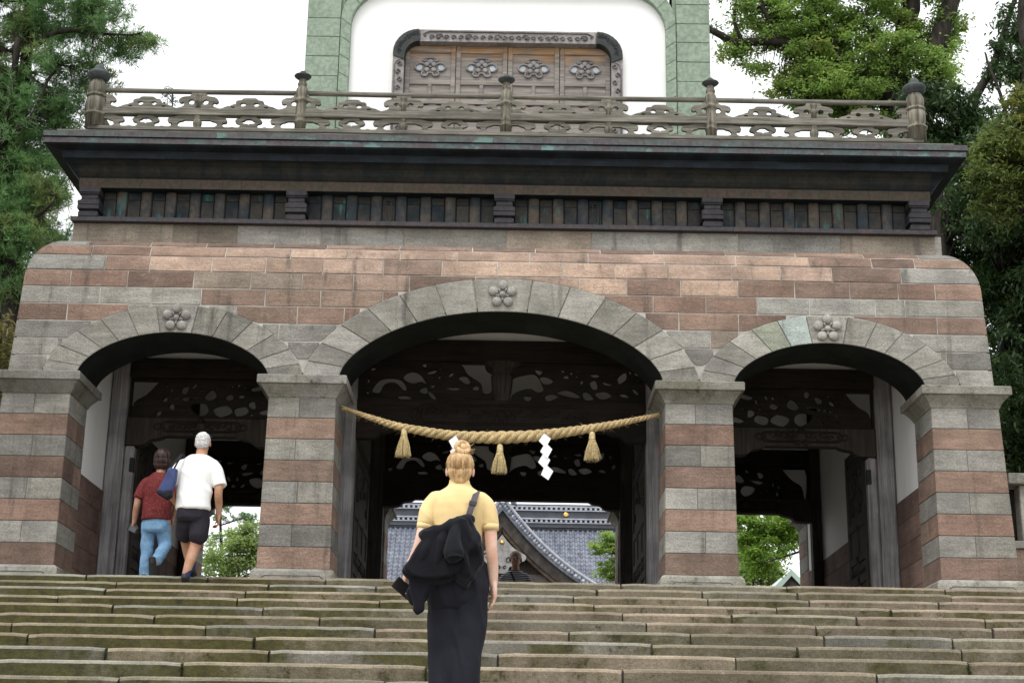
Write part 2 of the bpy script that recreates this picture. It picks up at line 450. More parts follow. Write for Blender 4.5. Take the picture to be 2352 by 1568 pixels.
def wall_block(cols, nz, bev, depth, front):
    """cols: list of (xfun, zlo, zhi); front(z) gives y"""
    nx = len(cols); V, F = [], []
    def pt(i, j, inset):
        xf, lo, hi = cols[i]
        if inset: lo2, hi2 = lo + bev, hi - bev
        else: lo2, hi2 = lo, hi
        z = lo2 + (hi2 - lo2) * j / nz
        x = xf(z)
        if inset: x += bev if i == 0 else (-bev if i == nx - 1 else 0)
        return x, z
    idx = {}
    for i in range(nx):
        for j in range(nz + 1):
            x, z = pt(i, j, True); idx[i, j] = len(V); V.append((x, front(z), z))
    for i in range(nx - 1):
        for j in range(nz):
            F.append((idx[i, j], idx[i + 1, j], idx[i + 1, j + 1], idx[i, j + 1]))
    loop = [(i, 0) for i in range(nx)] + [(nx - 1, j) for j in range(1, nz + 1)] + [(i, nz) for i in range(nx - 2, -1, -1)] + [(0, j) for j in range(nz - 1, 0, -1)]
    o1 = len(V)
    for i, j in loop:
        x, z = pt(i, j, False); V.append((x, front(z) + bev, z))
    o2 = len(V)
    for i, j in loop:
        x, z = pt(i, j, False); V.append((x, front(z) + depth, z))
    m = len(loop)
    for k in range(m):
        k2 = (k + 1) % m
        F.append((o1 + k, o1 + k2, idx[loop[k2]], idx[loop[k]]))
        F.append((o2 + k, o2 + k2, o1 + k2, o1 + k))
    return V, F
# wall core: mortar body between front face and the wall's back, with the arch openings
def wall_core(yf, yb, off):
    xs = sorted(set([-5.58 + 11.16 * i / 120 for i in range(121)] + [a.cx + s * a.hw for a in ARCHES for s in (-1, 1)]))
    zs = [0, .25, .5, .7, .85, .95, 1.0]
    ztop = 3.865
    V, F = [], []; m = len(zs)
    for x in xs:
        lo = inn(x) + .05
        hi = ztop
        for t in zs:
            z = lo + (hi - lo) * t
            xx = max(-hx(z) + off, min(hx(z) - off, x))
            V.append((xx, yf + gyf(z) + off, z))
        for t in zs:
            z = lo + (hi - lo) * t
            xx = max(-hx(z) + off, min(hx(z) - off, x))
            V.append((xx, yb, z))
    w = 2 * m
    for i in range(len(xs) - 1):
        a, b = i * w, (i + 1) * w
        for j in range(m - 1):
            F.append((a + j, b + j, b + j + 1, a + j + 1)); F.append((a + m + j + 1, b + m + j + 1, b + m + j, a + m + j))
        F.append((a + m, b + m, b, a)); F.append((a + m - 1, b + m - 1, b + w - 1, a + w - 1))
    for a, fl in ((0, 0), ((len(xs) - 1) * w, 1)):
        for j in range(m - 1):
            q = (a + j, a + j + 1, a + m + j + 1, a + m + j); F.append(q if not fl else q[::-1])
    return V, F
wall = obj('wall', mesh('wall_core', *wall_core(0, .74, .007)), 'mortar', gate)
ROWS = [2.19, 2.40, 2.61, 2.82, 3.03, 3.235, 3.44, 3.64, 3.785, 3.875]
def tone_for(row, x, L):
    ax = abs(x); end = ax + L / 2 > 5.3
    if row == 8: return pick(GREY if end else RED)
    if row == 7: return pick(RED if ax > 3.5 else PINK)
    if row == 6: return pick(GREY if end else (RED if ax > 3.9 else PINK))
    if row == 5: return pick(RED + TAN if ax > 2.6 else RED + PINK)
    if row == 4: return pick(GREY if ax > 4.6 else (LIGHT if 3.15 < ax < 4.5 else RED + PINK[3:4]))
    if row == 3: return pick(RED if ax > 4.5 else (LIGHT if 3.05 < ax < 4.5 else RED))
    if row == 2: return pick(GREY + TAN[:1])
    if row == 1: return pick((ORNG if x < 0 else RED) if end and L < .5 else GREY)
    return pick(GREY)
J = .006
for r in range(9):
    z0, z1 = ROWS[r], ROWS[r + 1]
    # running bond, with measured short end stones
    xs = [-9]; x = -9
    endl = {0: .8, 1: .34, 2: .9, 3: .42, 4: .78, 5: .42, 6: .80, 7: .62, 8: .55}[r]
    body = []
    x = -5.45 + endl
    while x < 5.45 - endl - .3:
        body.append(x); x += br.uniform(.52, .78) if r < 7 else br.uniform(.6, .9)
    body.append(5.45 - endl)
    cuts = [-9] + body + [9]
    for c0, c1 in zip(cuts[:-1], cuts[1:]):
        e0, e1 = c0 == -9, c1 == 9
        lx0 = -hx(z0) if e0 else c0; lx1 = hx(z0) if e1 else c1
        n = max(2, int((lx1 - lx0) / .06) + 1)
        sx = [lx0 + (lx1 - lx0) * i / (n - 1) for i in range(n)]
        low = [max(z0, ext(s) + .004) for s in sx]
        # connected runs that stay above the arch ring
        runs, cur = [], []
        for s, l in zip(sx, low):
            if l < z1 - .022: cur.append((s, l))
            else:
                if len(cur) > 1: runs.append(cur)
                cur = []
        if len(cur) > 1: runs.append(cur)
        for run in runs:
            if run[-1][0] - run[0][0] < .05: continue
            flatb = all(l <= z0 + 1e-6 for _, l in run)
            if flatb: run = [run[0], run[-1]] if not (e0 or e1) else [run[0], run[len(run) // 2], run[-1]]
            cols = []
            for i, (s, l) in enumerate(run):
                if i == 0 and e0 and s == lx0: fn = lambda z: -hx(z)
                elif i == len(run) - 1 and e1 and s == lx1: fn = lambda z: hx(z)
                else:
                    sh = J if i == 0 else (-J if i == len(run) - 1 else 0)
                    fn = (lambda q: (lambda z: max(-hx(z), min(hx(z), q))))(s + sh)
                cols.append((fn, l + (J if l <= z0 + 1e-6 else 0), z1 - J))
            jit = br.uniform(-.0025, .0025)
            nz = 1 if z1 <= ZC else (4 if r < 8 else 5)
            V, F = wall_block(cols, nz, .005, .22, lambda z: gyf(z) + jit)
            cxm = (run[0][0] + run[-1][0]) / 2
            obj('stone_block', mesh('stone_block', V, F), 'stone', wall, color=tone_for(r, cxm, run[-1][0] - run[0][0]))
# rear wall of the gate: same core, plain stone
rear_wall = obj('wall', mesh('wall', *[(lambda vf: ([(x, DEP - y, z) for x, y, z in vf[0]], [q[::-1] for q in vf[1]]))(wall_core(0, .74, .004))][0]), 'stone', gate, color=GREY[0])
# closed stone end walls between front and rear
for s in (-1, 1):
    obj('stone_wall', mesh('stone_wall', *box(min(s * 4.935, s * 5.55), max(s * 4.935, s * 5.55), .76, DEP - .76, ZF, 3.6)), 'stone', gate, color=GREY[2])
# arches: soffit lining with voussoirs and crest
def crest(cx, cz, y, tops):
    ps = []
    def ball(x, z, r, d):
        V, F = [], []
        for i in range(5):
            a = PI / 2 * i / 4
            for k in range(12):
                t = 2 * PI * k / 12
                V.append((x + r * math.cos(a) * math.cos(t), y - d * (.35 + .65 * math.sin(a)), z + r * math.cos(a) * math.sin(t)))
        for i in range(4):
            for k in range(12):
                F.append((i * 12 + k, i * 12 + (k + 1) % 12, (i + 1) * 12 + (k + 1) % 12, (i + 1) * 12 + k))
        b = len(V)
        for k in range(12):
            t = 2 * PI * k / 12; V.append((x + r * .96 * math.cos(t), y + .01, z + r * .96 * math.sin(t)))
        for k in range(12): F.append((b + k, b + (k + 1) % 12, (k + 1) % 12, k))
        ps.append((V, F))
    for k in range(5):
        t = PI / 2 + k * 2 * PI / 5; ball(cx + .112 * math.cos(t), cz + .112 * math.sin(t), .057, .05)
        t2 = t + PI / 5
        ps.append(tube([(cx + .03 * math.cos(t2), y - .018, cz + .03 * math.sin(t2)), (cx + .082 * math.cos(t2), y - .022, cz + .082 * math.sin(t2))], [.007, .014], 6))
    ball(cx, cz, .036, .045)
    return join(*ps)
for ai, a in enumerate(ARCHES):
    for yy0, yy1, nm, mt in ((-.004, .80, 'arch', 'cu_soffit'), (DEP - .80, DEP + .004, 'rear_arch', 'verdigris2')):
        V, F = [], []; n = 40
        for i in range(n + 1):
            t = PI * i / n; x, z = a.ipt(t); x2, z2 = a.cx + (a.hw + .05) * math.cos(t), ZW0 + a.cur(math.cos(t), a.hw, a.rise) + .05 * math.sin(t)
            ym = (yy0 + .3) if nm == 'arch' else (yy1 - .3)
            V += [(x, yy0, z), (a.cx + (x - a.cx) * .985, yy0 + .33, z - .016 * math.sin(t)), (a.cx + (x - a.cx) * .985, yy1, z - .016 * math.sin(t)), (x2, yy1, z2), (x2, yy0, z2)]
        for i in range(n):
            for j in range(5):
                F.append((i * 5 + j, i * 5 + (j + 1) % 5, (i + 1) * 5 + (j + 1) % 5, (i + 1) * 5 + j))
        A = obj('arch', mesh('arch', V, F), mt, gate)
        nside = 7 if ai == 1 else 6
        key = .155 if ai == 1 else .165      # half angle of the wide keystone
        lim = [0] + [(PI / 2 - key) * i / nside for i in range(1, nside + 1)]
        lim = lim + [PI - q for q in lim[::-1]]
        for k in range(len(lim) - 1):
            t0, t1 = lim[k] + (.0028 if k else 0), lim[k + 1] - (.0028 if k < len(lim) - 2 else 0)
            m = 5
            # springers end on the level bed above the capital
            ii = [a.ipt(t0 + (t1 - t0) * q / m) for q in range(m + 1)]
            ee = [a.ept(t0 + (t1 - t0) * q / m) for q in range(m + 1)]
            loop = ii + ee[::-1]
            if nm == 'arch':
                vf = prism(loop, -.014 + br.uniform(-.002, .002), .28, .006)
            else:
                vf = prism(loop, DEP - .3, DEP + .014, 0)
            if nm == 'arch' and ai == 2 and k in (7, 8):
                obj('voussoir', mesh('voussoir', *vf), 'stone', A, color=((.36, .41, .385), (.33, .345, .275))[k - 7]); continue
            obj('voussoir', mesh('voussoir', *vf), 'stone', A, color=pick([GREY[1], GREY[3], LIGHT[1]] if nm == 'arch' else GREY))
        if nm == 'arch':
            obj('plum_crest', mesh('plum_crest', *crest(a.cx, a.ipt(PI / 2)[1] + (.205 if ai == 1 else .17), -.012, None), smooth=True), 'stone', A, color=(.34, .33, .305))
# piers
def capital(x0, x1, y0, y1, zb, zt):
    prof = [(.0, zb - .012), (.012, zb), (.02, zb + .025), (.038, zb + .055), (.062, zb + .085), (.082, zb + .108), (.092, zb + .126), (.094, zb + .132), (.124, zb + .134), (.126, zb + .142), (.126, zt - .012), (.114, zt)]
    V, F = [], []
    for o, z in prof: V += [(x0 - o, y0 - o, z), (x1 + o, y0 - o, z), (x1 + o, y1 + o, z), (x0 - o, y1 + o, z)]
    for i in range(len(prof) - 1):
        for k in range(4): F.append((i * 4 + k, i * 4 + (k + 1) % 4, (i + 1) * 4 + (k + 1) % 4, (i + 1) * 4 + k))
    F.append((3, 2, 1, 0)); b = (len(prof) - 1) * 4; F.append((b, b + 1, b + 2, b + 3))
    return V, F
def plinth(x0, x1, y0, y1):
    """base stone with a rounded top and a carved, sunk panel in front"""
    o = .062; zt = .0; parts = []
    prof = [(o, ZF - .1), (o, -.075), (o - .008, -.035), (o - .03, -.01), (.012, zt)]
    V, F = [], []
    for q, z in prof: V += [(x0 - q, y0 - q, z), (x1 + q, y0 - q, z), (x1 + q, y1 + q, z), (x0 - q, y1 + q, z)]
    for i in range(len(prof) - 1):
        for k in range(4): F.append((i * 4 + k, i * 4 + (k + 1) % 4, (i + 1) * 4 + (k + 1) % 4, (i + 1) * 4 + k))
    b = (len(prof) - 1) * 4; F.append((b, b + 1, b + 2, b + 3))
    parts.append((V, F))
    a, c = x0 + .06, x1 - .06
    parts.append(prism([(a, ZF - .05), (a, -.13), (a + .03, -.105), (a + .05, -.092), (c - .05, -.092), (c - .03, -.105), (c, -.13), (c, ZF - .05)], y0 - o - .016, y0 - o + .01, .006))
    return join(*parts)
def make_pier(x0, x1, front, rear=False):
    y0, y1 = (0.0, .755) if not rear else (DEP - .755, DEP)
    end = abs(x0) > 4.5 or abs(x1) > 4.5
    sgn = 1 if x0 > 0 else -1
    def X(z):
        b = .012 * (2 - z) if not end else 0
        a0, a1 = x0 - b, x1 + b
        if end:     # outer edge leans out towards the ground
            if sgn > 0: a1 = x1 + .05 * (1.95 - z)
            else: a0 = x0 - .05 * (1.95 - z)
        return a0, a1
    zb, zt = 0.0, 1.955
    V, F = [], []
    for z in (ZF - .1, zt + .02):
        a0, a1 = X(z); V += [(a0 + .008, y0 + .008, z), (a1 - .008, y0 + .008, z), (a1 - .008, y1 - .008, z), (a0 + .008, y1 - .008, z)]
    F = [(0, 1, 5, 4), (1, 2, 6, 5), (2, 3, 7, 6), (3, 0, 4, 7), (4, 5, 6, 7)]
    P = obj('pier', mesh('pier_core', V, F), 'joint', gate)
    hgt = (zt - zb) / 8
    for c in range(8):
        z0, z1 = zb + c * hgt + .003, zb + (c + 1) * hgt - .003
        red = c % 2 == 0
        a0, a1 = X((z0 + z1) / 2)
        pieces = []
        ym = y0 + br.uniform(.38, .46)
        if red: pieces = [(a0, a1, y0, ym - .002), (a0, a1, ym + .002, y1)]
        else:
            xm = (a0 + a1) / 2 + br.uniform(-.05, .05)
            pieces = [(a0, xm - .002, y0, y1), (xm + .002, a1, y0, y1)]
        for (p0, p1, q0, q1) in pieces:
            vv, ff = box(p0, p1, q0, q1, z0, z1, .005)
            # follow the lean of the pier edges
            e0, e1 = X(z0); g0, g1 = X(z1); m0, m1 = a0, a1
            vv2 = []
            for (x, y, z) in vv:
                t = (z - z0) / (z1 - z0); l0 = e0 + (g0 - e0) * t; l1 = e1 + (g1 - e1) * t
                u = (x - m0) / (m1 - m0); vv2.append((l0 + (l1 - l0) * u, y, z))
            obj('stone_block', mesh('stone_block', vv2, ff), 'stone', P, color=pick(RED if red else GREY))
    obj('capital', mesh('capital', *capital(*X(zt), y0, y1, zt, ZW0)), 'cap', P, color=pick(GREY))
    obj('plinth', mesh('plinth', *plinth(*X(0), y0, y1)), 'cap', P, color=LIGHT[1])
    if not rear:
        e0, e1 = X(0); a, c = e0 + .055, e1 - .055; yy = y0 - .0625
        obj('recess_shade_line', mesh('recess_shade_line', *tube([(a, yy, ZF), (a, yy, -.125), (a + .03, yy, -.10), (a + .05, yy, -.086), (c - .05, yy, -.086), (c - .03, yy, -.10), (c, yy, -.125), (c, yy, ZF)], .009, 5)), 'joint', P)  # dark tube painted in for the shade along the sunk panel's edge
    return P
for rear in (False, True):
    for x0, x1 in ((-5.67, -4.90), (-2.64, -1.876), (1.876, 2.64), (4.90, 5.67)):
        make_pier(x0, x1, 0, rear)
# neck course under the cornice
YN = .27
neck = obj('neck_course', mesh('neck_core', *box(-5.11, 5.11, YN + .012, DEP - YN, 3.82, 4.16)), 'mortar', gate)
xs = [-5.14]
while xs[-1] < 4.2: xs.append(xs[-1] + br.uniform(.7, 1.35))
xs.append(5.14)
for c0, c1 in zip(xs[:-1], xs[1:]):
    obj('stone_block', mesh('stone_block', *box(c0 + .003, c1 - .003, YN + br.uniform(-.002, .002), YN + .3, 3.835, 4.118, .004)), 'stone', neck, color=pick(GREY + TAN))
# ------------------------------------------------------------------ cornice, frieze
def sweep(prof, hx0, y0, y1):
    """profile [(out_x, out_y, z)] carried round front and both ends; hx0 half width, y0 front"""
    V, F = [], []; n = len(prof)
    for ox, oy, z in prof:
        V += [(-hx0 - ox, y1, z), (-hx0 - ox, y0 - oy, z), (hx0 + ox, y0 - oy, z), (hx0 + ox, y1, z)]
    for i in range(n - 1):
        for k in range(3): F.append((i * 4 + k, i * 4 + k + 1, (i + 1) * 4 + k + 1, (i + 1) * 4 + k))
    F.append((3, 2, 1, 0)); b = (n - 1) * 4; F.append((b, b + 1, b + 2, b + 3))
    return V, F
cp = [(-.11, -.10, 4.12), (-.11, -.10, 4.54), (-.035, .055, 4.545), (-.035, .055, 4.672), (-.01, .06, 4.684), (.0, .075, 4.70), (.03, .10, 4.735), (.06, .115, 4.77), (.085, .135, 4.80), (.115, .18, 4.835), (.125, .21, 4.848),
      (.145, .22, 4.852), (.155, .235, 4.926), (.16, .24, 4.95), (.33, .33, 4.985), (.345, .345, 5.0), (.345, .345, 5.072), (.36, .36, 5.078), (.36, .36, 5.155), (.2, .2, 5.17)]
corn = obj('cornice', mesh('cornice_core', *sweep(cp, 5.14, YN, DEP - .2)), 'cu_dark', gate)
# thin copper sheets laid over the core, seam by seam
def sheets(name, mat, x0, x1, y, z0, z1, w, t=.006, jit=.02, tint=None):
    n = round((x1 - x0) / w); e = [x0 + (x1 - x0) * i / n + (br.uniform(-jit, jit) if 0 < i < n else 0) for i in range(n + 1)]
    for a, b in zip(e[:-1], e[1:]):
        obj(name, mesh(name, *box(a + .0012, b - .0012, y - t - br.uniform(0, .0015), y + .004, z0, z1)), mat, corn)
sheets('ledge_sheet', 'cu_ledge', -5.155, 5.155, .20, 4.120, 4.172, .62, .012)
obj('ledge', mesh('ledge', *box(-5.145, 5.145, .20, .6, 4.122, 4.170)), 'cu_ledge', corn)
sheets('fascia_sheet', 'cu_fascia', -5.10, 5.10, YN - .055, 4.550, 4.668, .245)
sheets('fillet_sheet', 'cu_dark', -5.285, 5.285, YN - .232, 4.858, 4.925, .41)
sheets('edge_sheet', 'cu_edge2', -5.482, 5.482, YN - .345, 5.004, 5.068, .42)
sheets('edge_sheet', 'cu_edge', -5.498, 5.498, YN - .36, 5.082, 5.150, .30)
# cove pieces
cv = [(p[1], p[2]) for p in cp if 4.684 <= p[2] <= 4.849]
n = 42
for i in range(n):
    a, b = -5.10 + 10.2 * i / n + .0012, -5.10 + 10.2 * (i + 1) / n - .0012
    V, F = [], []; dd = br.uniform(.003, .006)
    for oy, z in cv: V += [(a, YN - oy - dd, z), (b, YN - oy - dd, z), (a, YN - oy + .02, z), (b, YN - oy + .02, z)]
    for k in range(len(cv) - 1):
        q = k * 4; F += [(q, q + 1, q + 5, q + 4), (q + 2, q, q + 4, q + 6), (q + 1, q + 3, q + 7, q + 5)]
    obj('cove_sheet', mesh('cove_sheet', V, F), 'cu_cove', corn)
# brackets, ribs and panels of the frieze
def bracket():
    w = .118; lv = [(4.172, 4.235, .0, .10), (4.235, 4.262, -.018, .075), (4.262, 4.315, .012, .115), (4.318, 4.375, .012, .115), (4.375, 4.40, -.012, .085), (4.40, 4.455, -.02, .085), (4.455, 4.475, 0, .10), (4.475, 4.542, .006, .11)]
    return join(*[box(-w - o, w + o, .28 - d, .40, a, b, .006) for a, b, o, d in lv])
bme = mesh('bracket', *bracket())
BX = [-4.955, -2.485, 0, 2.485, 4.955]
for x in BX: obj('bracket', bme, 'cu_bracket', corn, loc=(x, 0, 0))
YF = YN + .10
for b0, b1 in zip(BX[:-1], BX[1:]):
    a, b = b0 + .125, b1 - .125; L = b - a
    nr = 7; pw = .158; rw = (L - 8 * pw) / 7
    x = a
    slot = b0 in (BX[1], BX[2])
    for k in range(15):
        w = pw if k % 2 == 0 else rw
        if k % 2 == 0:
            zt = 4.45
            obj('frieze_panel', mesh('frieze_panel', *box(x + .006, x + w - .006, YF - .016, YF + .01, 4.170, zt - .003, .003)), 'cu_frieze', corn)
            obj('frieze_panel', mesh('frieze_panel', *box(x + .006, x + w - .006, YF - .012, YF + .01, zt + .003, 4.545, .003)), 'cu_frieze', corn)
            if slot and k == 6:
                xm = x + w / 2
                lp = [(xm - .04, 4.50), (xm - .04, 4.26)] + [(xm - .04 * math.cos(t), 4.26 - .04 * math.sin(t)) for t in (PI * q / 8 for q in range(1, 8))] + [(xm + .04, 4.26), (xm + .04, 4.50)]
                hole = [(xm + (p[0] - xm) * .62, 4.38 + (p[1] - 4.38) * .86) for p in lp]
                obj('drain_slot', shape2d('drain_slot', [lp, hole], .03, YF - .02), 'cu_frieze', corn)
        else:
            V, F = [], []
            for zi, z in enumerate((4.170, 4.30, 4.304, 4.545)):
                for q in range(7):
                    t = PI * q / 6; V.append((x + w / 2 - (w / 2 - .002) * math.cos(t), YF - .012 - .042 * math.sin(t) ** .6 - (.004 if zi < 2 else 0), z))
            for zi in range(3):
                for q in range(6): F.append((zi * 7 + q, zi * 7 + q + 1, zi * 7 + 8 + q, zi * 7 + 7 + q))
            obj('frieze_rib', mesh('frieze_rib', V, F), 'cu_rib', corn)
        x += w
# balcony deck edge
deck = obj('balcony_deck', mesh('balcony_deck', *box(-5.36, 5.36, -.02, DEP - .3, 5.14, 5.20)), 'wood_rail', gate)
# ------------------------------------------------------------------ balustrade
bal = obj('balustrade', mesh('balustrade_sill', *join(box(-5.0, 5.0, -.03, .13, 5.205, 5.255, .006), box(-5.02, -4.86, .13, 3.4, 5.205, 5.255), box(4.86, 5.02, .13, 3.4, 5.205, 5.255))), 'wood_rail', gate)
PX = [-4.943 + 1.2358 * i for i in range(9)]
YB = .05
def post_mesh(big):
    if big:
        pr = [(.112, 5.25), (.112, 5.40), (.128, 5.405), (.128, 5.43), (.106, 5.435), (.100, 5.45), (.112, 5.48), (.116, 5.55), (.112, 5.625), (.094, 5.642), (.118, 5.648), (.118, 5.672), (.094, 5.68), (.103, 5.70), (.108, 5.74), (.107, 5.80), (.095, 5.83), (.088, 5.835), (.082, 5.86)]
        cap = [(.08, 5.86), (.10, 5.875), (.128, 5.905), (.138, 5.935), (.141, 5.95), (.136, 5.962), (.105, 5.985), (.072, 5.99), (.066, 5.995), (.068, 6.02), (.058, 6.045), (.046, 6.05), (.042, 6.07), (.02, 6.085), (.0, 6.088)]
    else:
        pr = [(.068, 5.25), (.068, 5.345), (.076, 5.35), (.076, 5.375), (.066, 5.385), (.072, 5.41), (.078, 5.43), (.07, 5.46), (.066, 5.48), (.067, 5.55), (.060, 5.605), (.066, 5.62), (.082, 5.636), (.08, 5.655), (.066, 5.67), (.062, 5.69), (.070, 5.71), (.07, 5.79), (.055, 5.82), (.046, 5.832), (.056, 5.85), (.058, 5.868), (.047, 5.89), (.044, 5.905), (.046, 5.93)]
        cap = [(.045, 5.925), (.07, 5.94), (.096, 5.96), (.105, 5.972), (.10, 5.98), (.07, 5.992), (.044, 5.996), (.042, 6.015), (.03, 6.035), (.0, 6.045)]
    return mesh('post', *lathe(pr, 20), smooth=True), mesh('post_cap', *lathe(cap, 20), smooth=True)
bigp, smallp = post_mesh(True), post_mesh(False)
bl = mesh('baluster', *lathe([(.035, 5.25), (.04, 5.27), (.052, 5.31), (.056, 5.33), (.05, 5.36), (.036, 5.385), (.046, 5.40), (.046, 5.415), (.036, 5.425)], 14), smooth=True)
bl2 = mesh('baluster', *lathe([(.04, 5.515), (.04, 5.575), (.05, 5.59), (.054, 5.605), (.05, 5.625), (.038, 5.645), (.046, 5.68), (.05, 5.70), (.036, 5.715)], 14), smooth=True)
MAT['bronze'] = copper('dark_bronze_cap', (.045, .05, .055), (.07, .08, .08), (.10, .15, .14), .5, .66)
for i, x in enumerate(PX):
    if i in (0, 8) or i % 2 == 0:
        a, b = bigp if i in (0, 8) else smallp
        P = obj('post', a, 'wood_post', bal, loc=(x, YB, 0)); 
        obj('post_cap', b, 'bronze', bal, loc=(x, YB, 0))
    else:
        obj('baluster', bl, 'wood_post', bal, loc=(x, YB, 0)); obj('baluster', bl2, 'wood_post', bal, loc=(x, YB, 0))
for a, b in ((0, 2), (2, 4), (4, 6), (6, 8)):
    x0, x1 = PX[a] + .05, PX[b] - .05
    obj('handrail', mesh('handrail', *tube([(x0, YB, 5.748), ((x0 + x1) / 2, YB, 5.742), (x1, YB, 5.748)], .031, 12), smooth=True), 'wood_rail', bal)
    obj('rail', mesh('rail', *box(x0, x1, YB - .05, YB + .05, 5.422, 5.513, .008)), 'wood_rail', bal)
for s in (-1, 1):
    X = s * 4.943
    obj('handrail', mesh('handrail', *tube([(X, .12, 5.748), (X, 3.4, 5.748)], .031, 10)), 'wood_rail', bal)
    obj('rail', mesh('rail', *box(X - .05, X + .05, .12, 3.4, 5.422, 5.513)), 'wood_rail', bal)
    obj('post', smallp[0], 'wood_post', bal, loc=(X, 2.5, 0)); obj('post_cap', smallp[1], 'bronze', bal, loc=(X, 2.5, 0))
# carved cloud boards (outlines in metres about the post or bay centre)
def sym(h, n=4):
    """half outline (top centre -> bottom centre) smoothed where it curves, then mirrored"""
    q = [tuple(p) for p in spline(h, n, False)]
    m = [(-x, z) for x, z in q[::-1] if abs(x) > 1e-6]
    return q + m
up_wing = [(0, 5.722), (.085, 5.722)] + [tuple(p) for p in spline([(.088, 5.715), (.098, 5.69), (.13, 5.678), (.19, 5.668), (.232, 5.64), (.236, 5.605), (.208, 5.588), (.186, 5.597), (.172, 5.575), (.188, 5.545), (.25, 5.524), (.30, 5.512)], 4, False)] + [(0, 5.512)]
up_wing = up_wing + [(-x, z) for x, z in up_wing[::-1] if x > 1e-6]
hol = lambda s: [(s * x, z) for x, z in spline([(.05, 5.60), (.065, 5.63), (.10, 5.634), (.122, 5.608), (.105, 5.575), (.065, 5.57)], 3)]
up_wing_h = [hol(1), hol(-1)]
up_cloud = [tuple(p) for p in spline([(0, 5.665), (.07, 5.662), (.105, 5.638), (.155, 5.628), (.172, 5.60), (.165, 5.585), (.20, 5.578), (.235, 5.56), (.28, 5.55), (.33, 5.528), (.39, 5.512)], 4, False)] + [(0, 5.512)]
up_cloud = up_cloud + [(-x, z) for x, z in up_cloud[::-1] if x > 1e-6]
up_cloud_h = [circ(sg * .08, 5.578, .036, 10, .026) for sg in (-1, 1)] + [circ(sg * .20, 5.540, .028, 8, .010) for sg in (-1, 1)]
lo_wing = [(0, 5.423), (.22, 5.423)] + [tuple(p) for p in spline([(.23, 5.42), (.275, 5.405), (.335, 5.396), (.358, 5.365), (.345, 5.335), (.31, 5.33), (.298, 5.312), (.315, 5.288), (.36, 5.272), (.42, 5.286), (.455, 5.276), (.50, 5.254)], 4, False)] + [(0, 5.254)]
lo_wing = lo_wing + [(-x, z) for x, z in lo_wing[::-1] if x > 1e-6]
lo_wing_h = [[(s * x, z) for x, z in [(.028, 5.368), (.15, 5.368)] + [tuple(p) for p in spline([(.155, 5.366), (.18, 5.354), (.215, 5.345), (.24, 5.312), (.215, 5.282), (.15, 5.272)], 3, False)] + [(.028, 5.272)]] for s in (-1, 1)]
lo_cloud = [(0, 5.423), (.085, 5.423)] + [tuple(p) for p in spline([(.09, 5.42), (.105, 5.40), (.14, 5.39), (.162, 5.36), (.145, 5.335), (.115, 5.325), (.10, 5.31), (.112, 5.285), (.15, 5.268), (.18, 5.254)], 4, False)] + [(0, 5.254)]
lo_cloud = lo_cloud + [(-x, z) for x, z in lo_cloud[::-1] if x > 1e-6]
_lc = [tuple(p) for p in spline([(0, 5.388), (.035, 5.383), (.052, 5.368), (.078, 5.358), (.076, 5.336), (.04, 5.328), (.012, 5.325), (0, 5.312)], 3, False)]
lo_cloud_h = [_lc + [(-x, z) for x, z in _lc[::-1] if x > 1e-6], [(0, 5.280), (.012, 5.264), (-.012, 5.264)]]
half = lambda lp, s: [(max(0, x) if s > 0 else min(0, x), z) for x, z in lp]
mu = shape2d('carved_wing', [up_wing] + up_wing_h, .045); ml = shape2d('carved_wing', [lo_wing] + lo_wing_h, .045)
mc = shape2d('carved_cloud', [up_cloud] + up_cloud_h, .045); md = shape2d('carved_cloud', [lo_cloud] + lo_cloud_h, .045)
def clip_half(lp, s):
    out = []
    n = len(lp)
    for i in range(n):
        a, b = lp[i], lp[(i + 1) % n]
        ia, ib = a[0] * s >= 0, b[0] * s >= 0
        if ia: out.append(a)
        if ia != ib:
            t = a[0] / (a[0] - b[0]); out.append((0, a[1] + (b[1] - a[1]) * t))
    return out
for i, x in enumerate(PX):
    if 0 < i < 8:
        obj('carved_wing', mu, 'wood_rail', bal, loc=(x, YB, 0)); obj('carved_wing', ml, 'wood_rail', bal, loc=(x, YB, 0))
    else:
        s = 1 if i == 0 else -1
        for lp, hl in ((up_wing, up_wing_h), (lo_wing, lo_wing_h)):
            hs_ = [h for h in hl if sum(p[0] for p in h) * s > 0]
            obj('carved_wing', shape2d('carved_wing', [clip_half(lp, s)] + hs_, .045), 'wood_rail', bal, loc=(x, YB, 0))
for i in range(8):
    x = (PX[i] + PX[i + 1]) / 2
    obj('carved_cloud', mc, 'wood_rail', bal, loc=(x, YB, 0)); obj('carved_cloud', md, 'wood_rail', bal, loc=(x, YB, 0))
# ------------------------------------------------------------------ upper storey
YTW = 1.62; HW = 2.69; ZT0, ZT1 = 5.19, 10.2
op_hw, op_top, op_r = 2.10, 8.02, .55
def rounded_open(hw, top, r, n=8):
    lp = [(-hw, ZT0)]
    lp += [(-hw + r - r * math.cos(t), top - r + r * math.sin(t)) for t in (PI / 2 * k / n for k in range(n + 1))]
    lp += [(hw - r + r * math.sin(t), top - r + r * math.cos(t)) for t in (PI / 2 * k / n for k in range(n + 1))]
    lp += [(hw, ZT0)]
    return lp
tower = obj('upper_storey', mesh('upper_storey', *join(box(-HW + .05, -op_hw - .1, YTW + .06, 6.8, ZT0, ZT1), box(op_hw + .1, HW - .05, YTW + .06, 6.8, ZT0, ZT1), box(-op_hw - .1, op_hw + .1, YTW + .35, 6.8, ZT0, ZT1))), 'verdigris', gate)
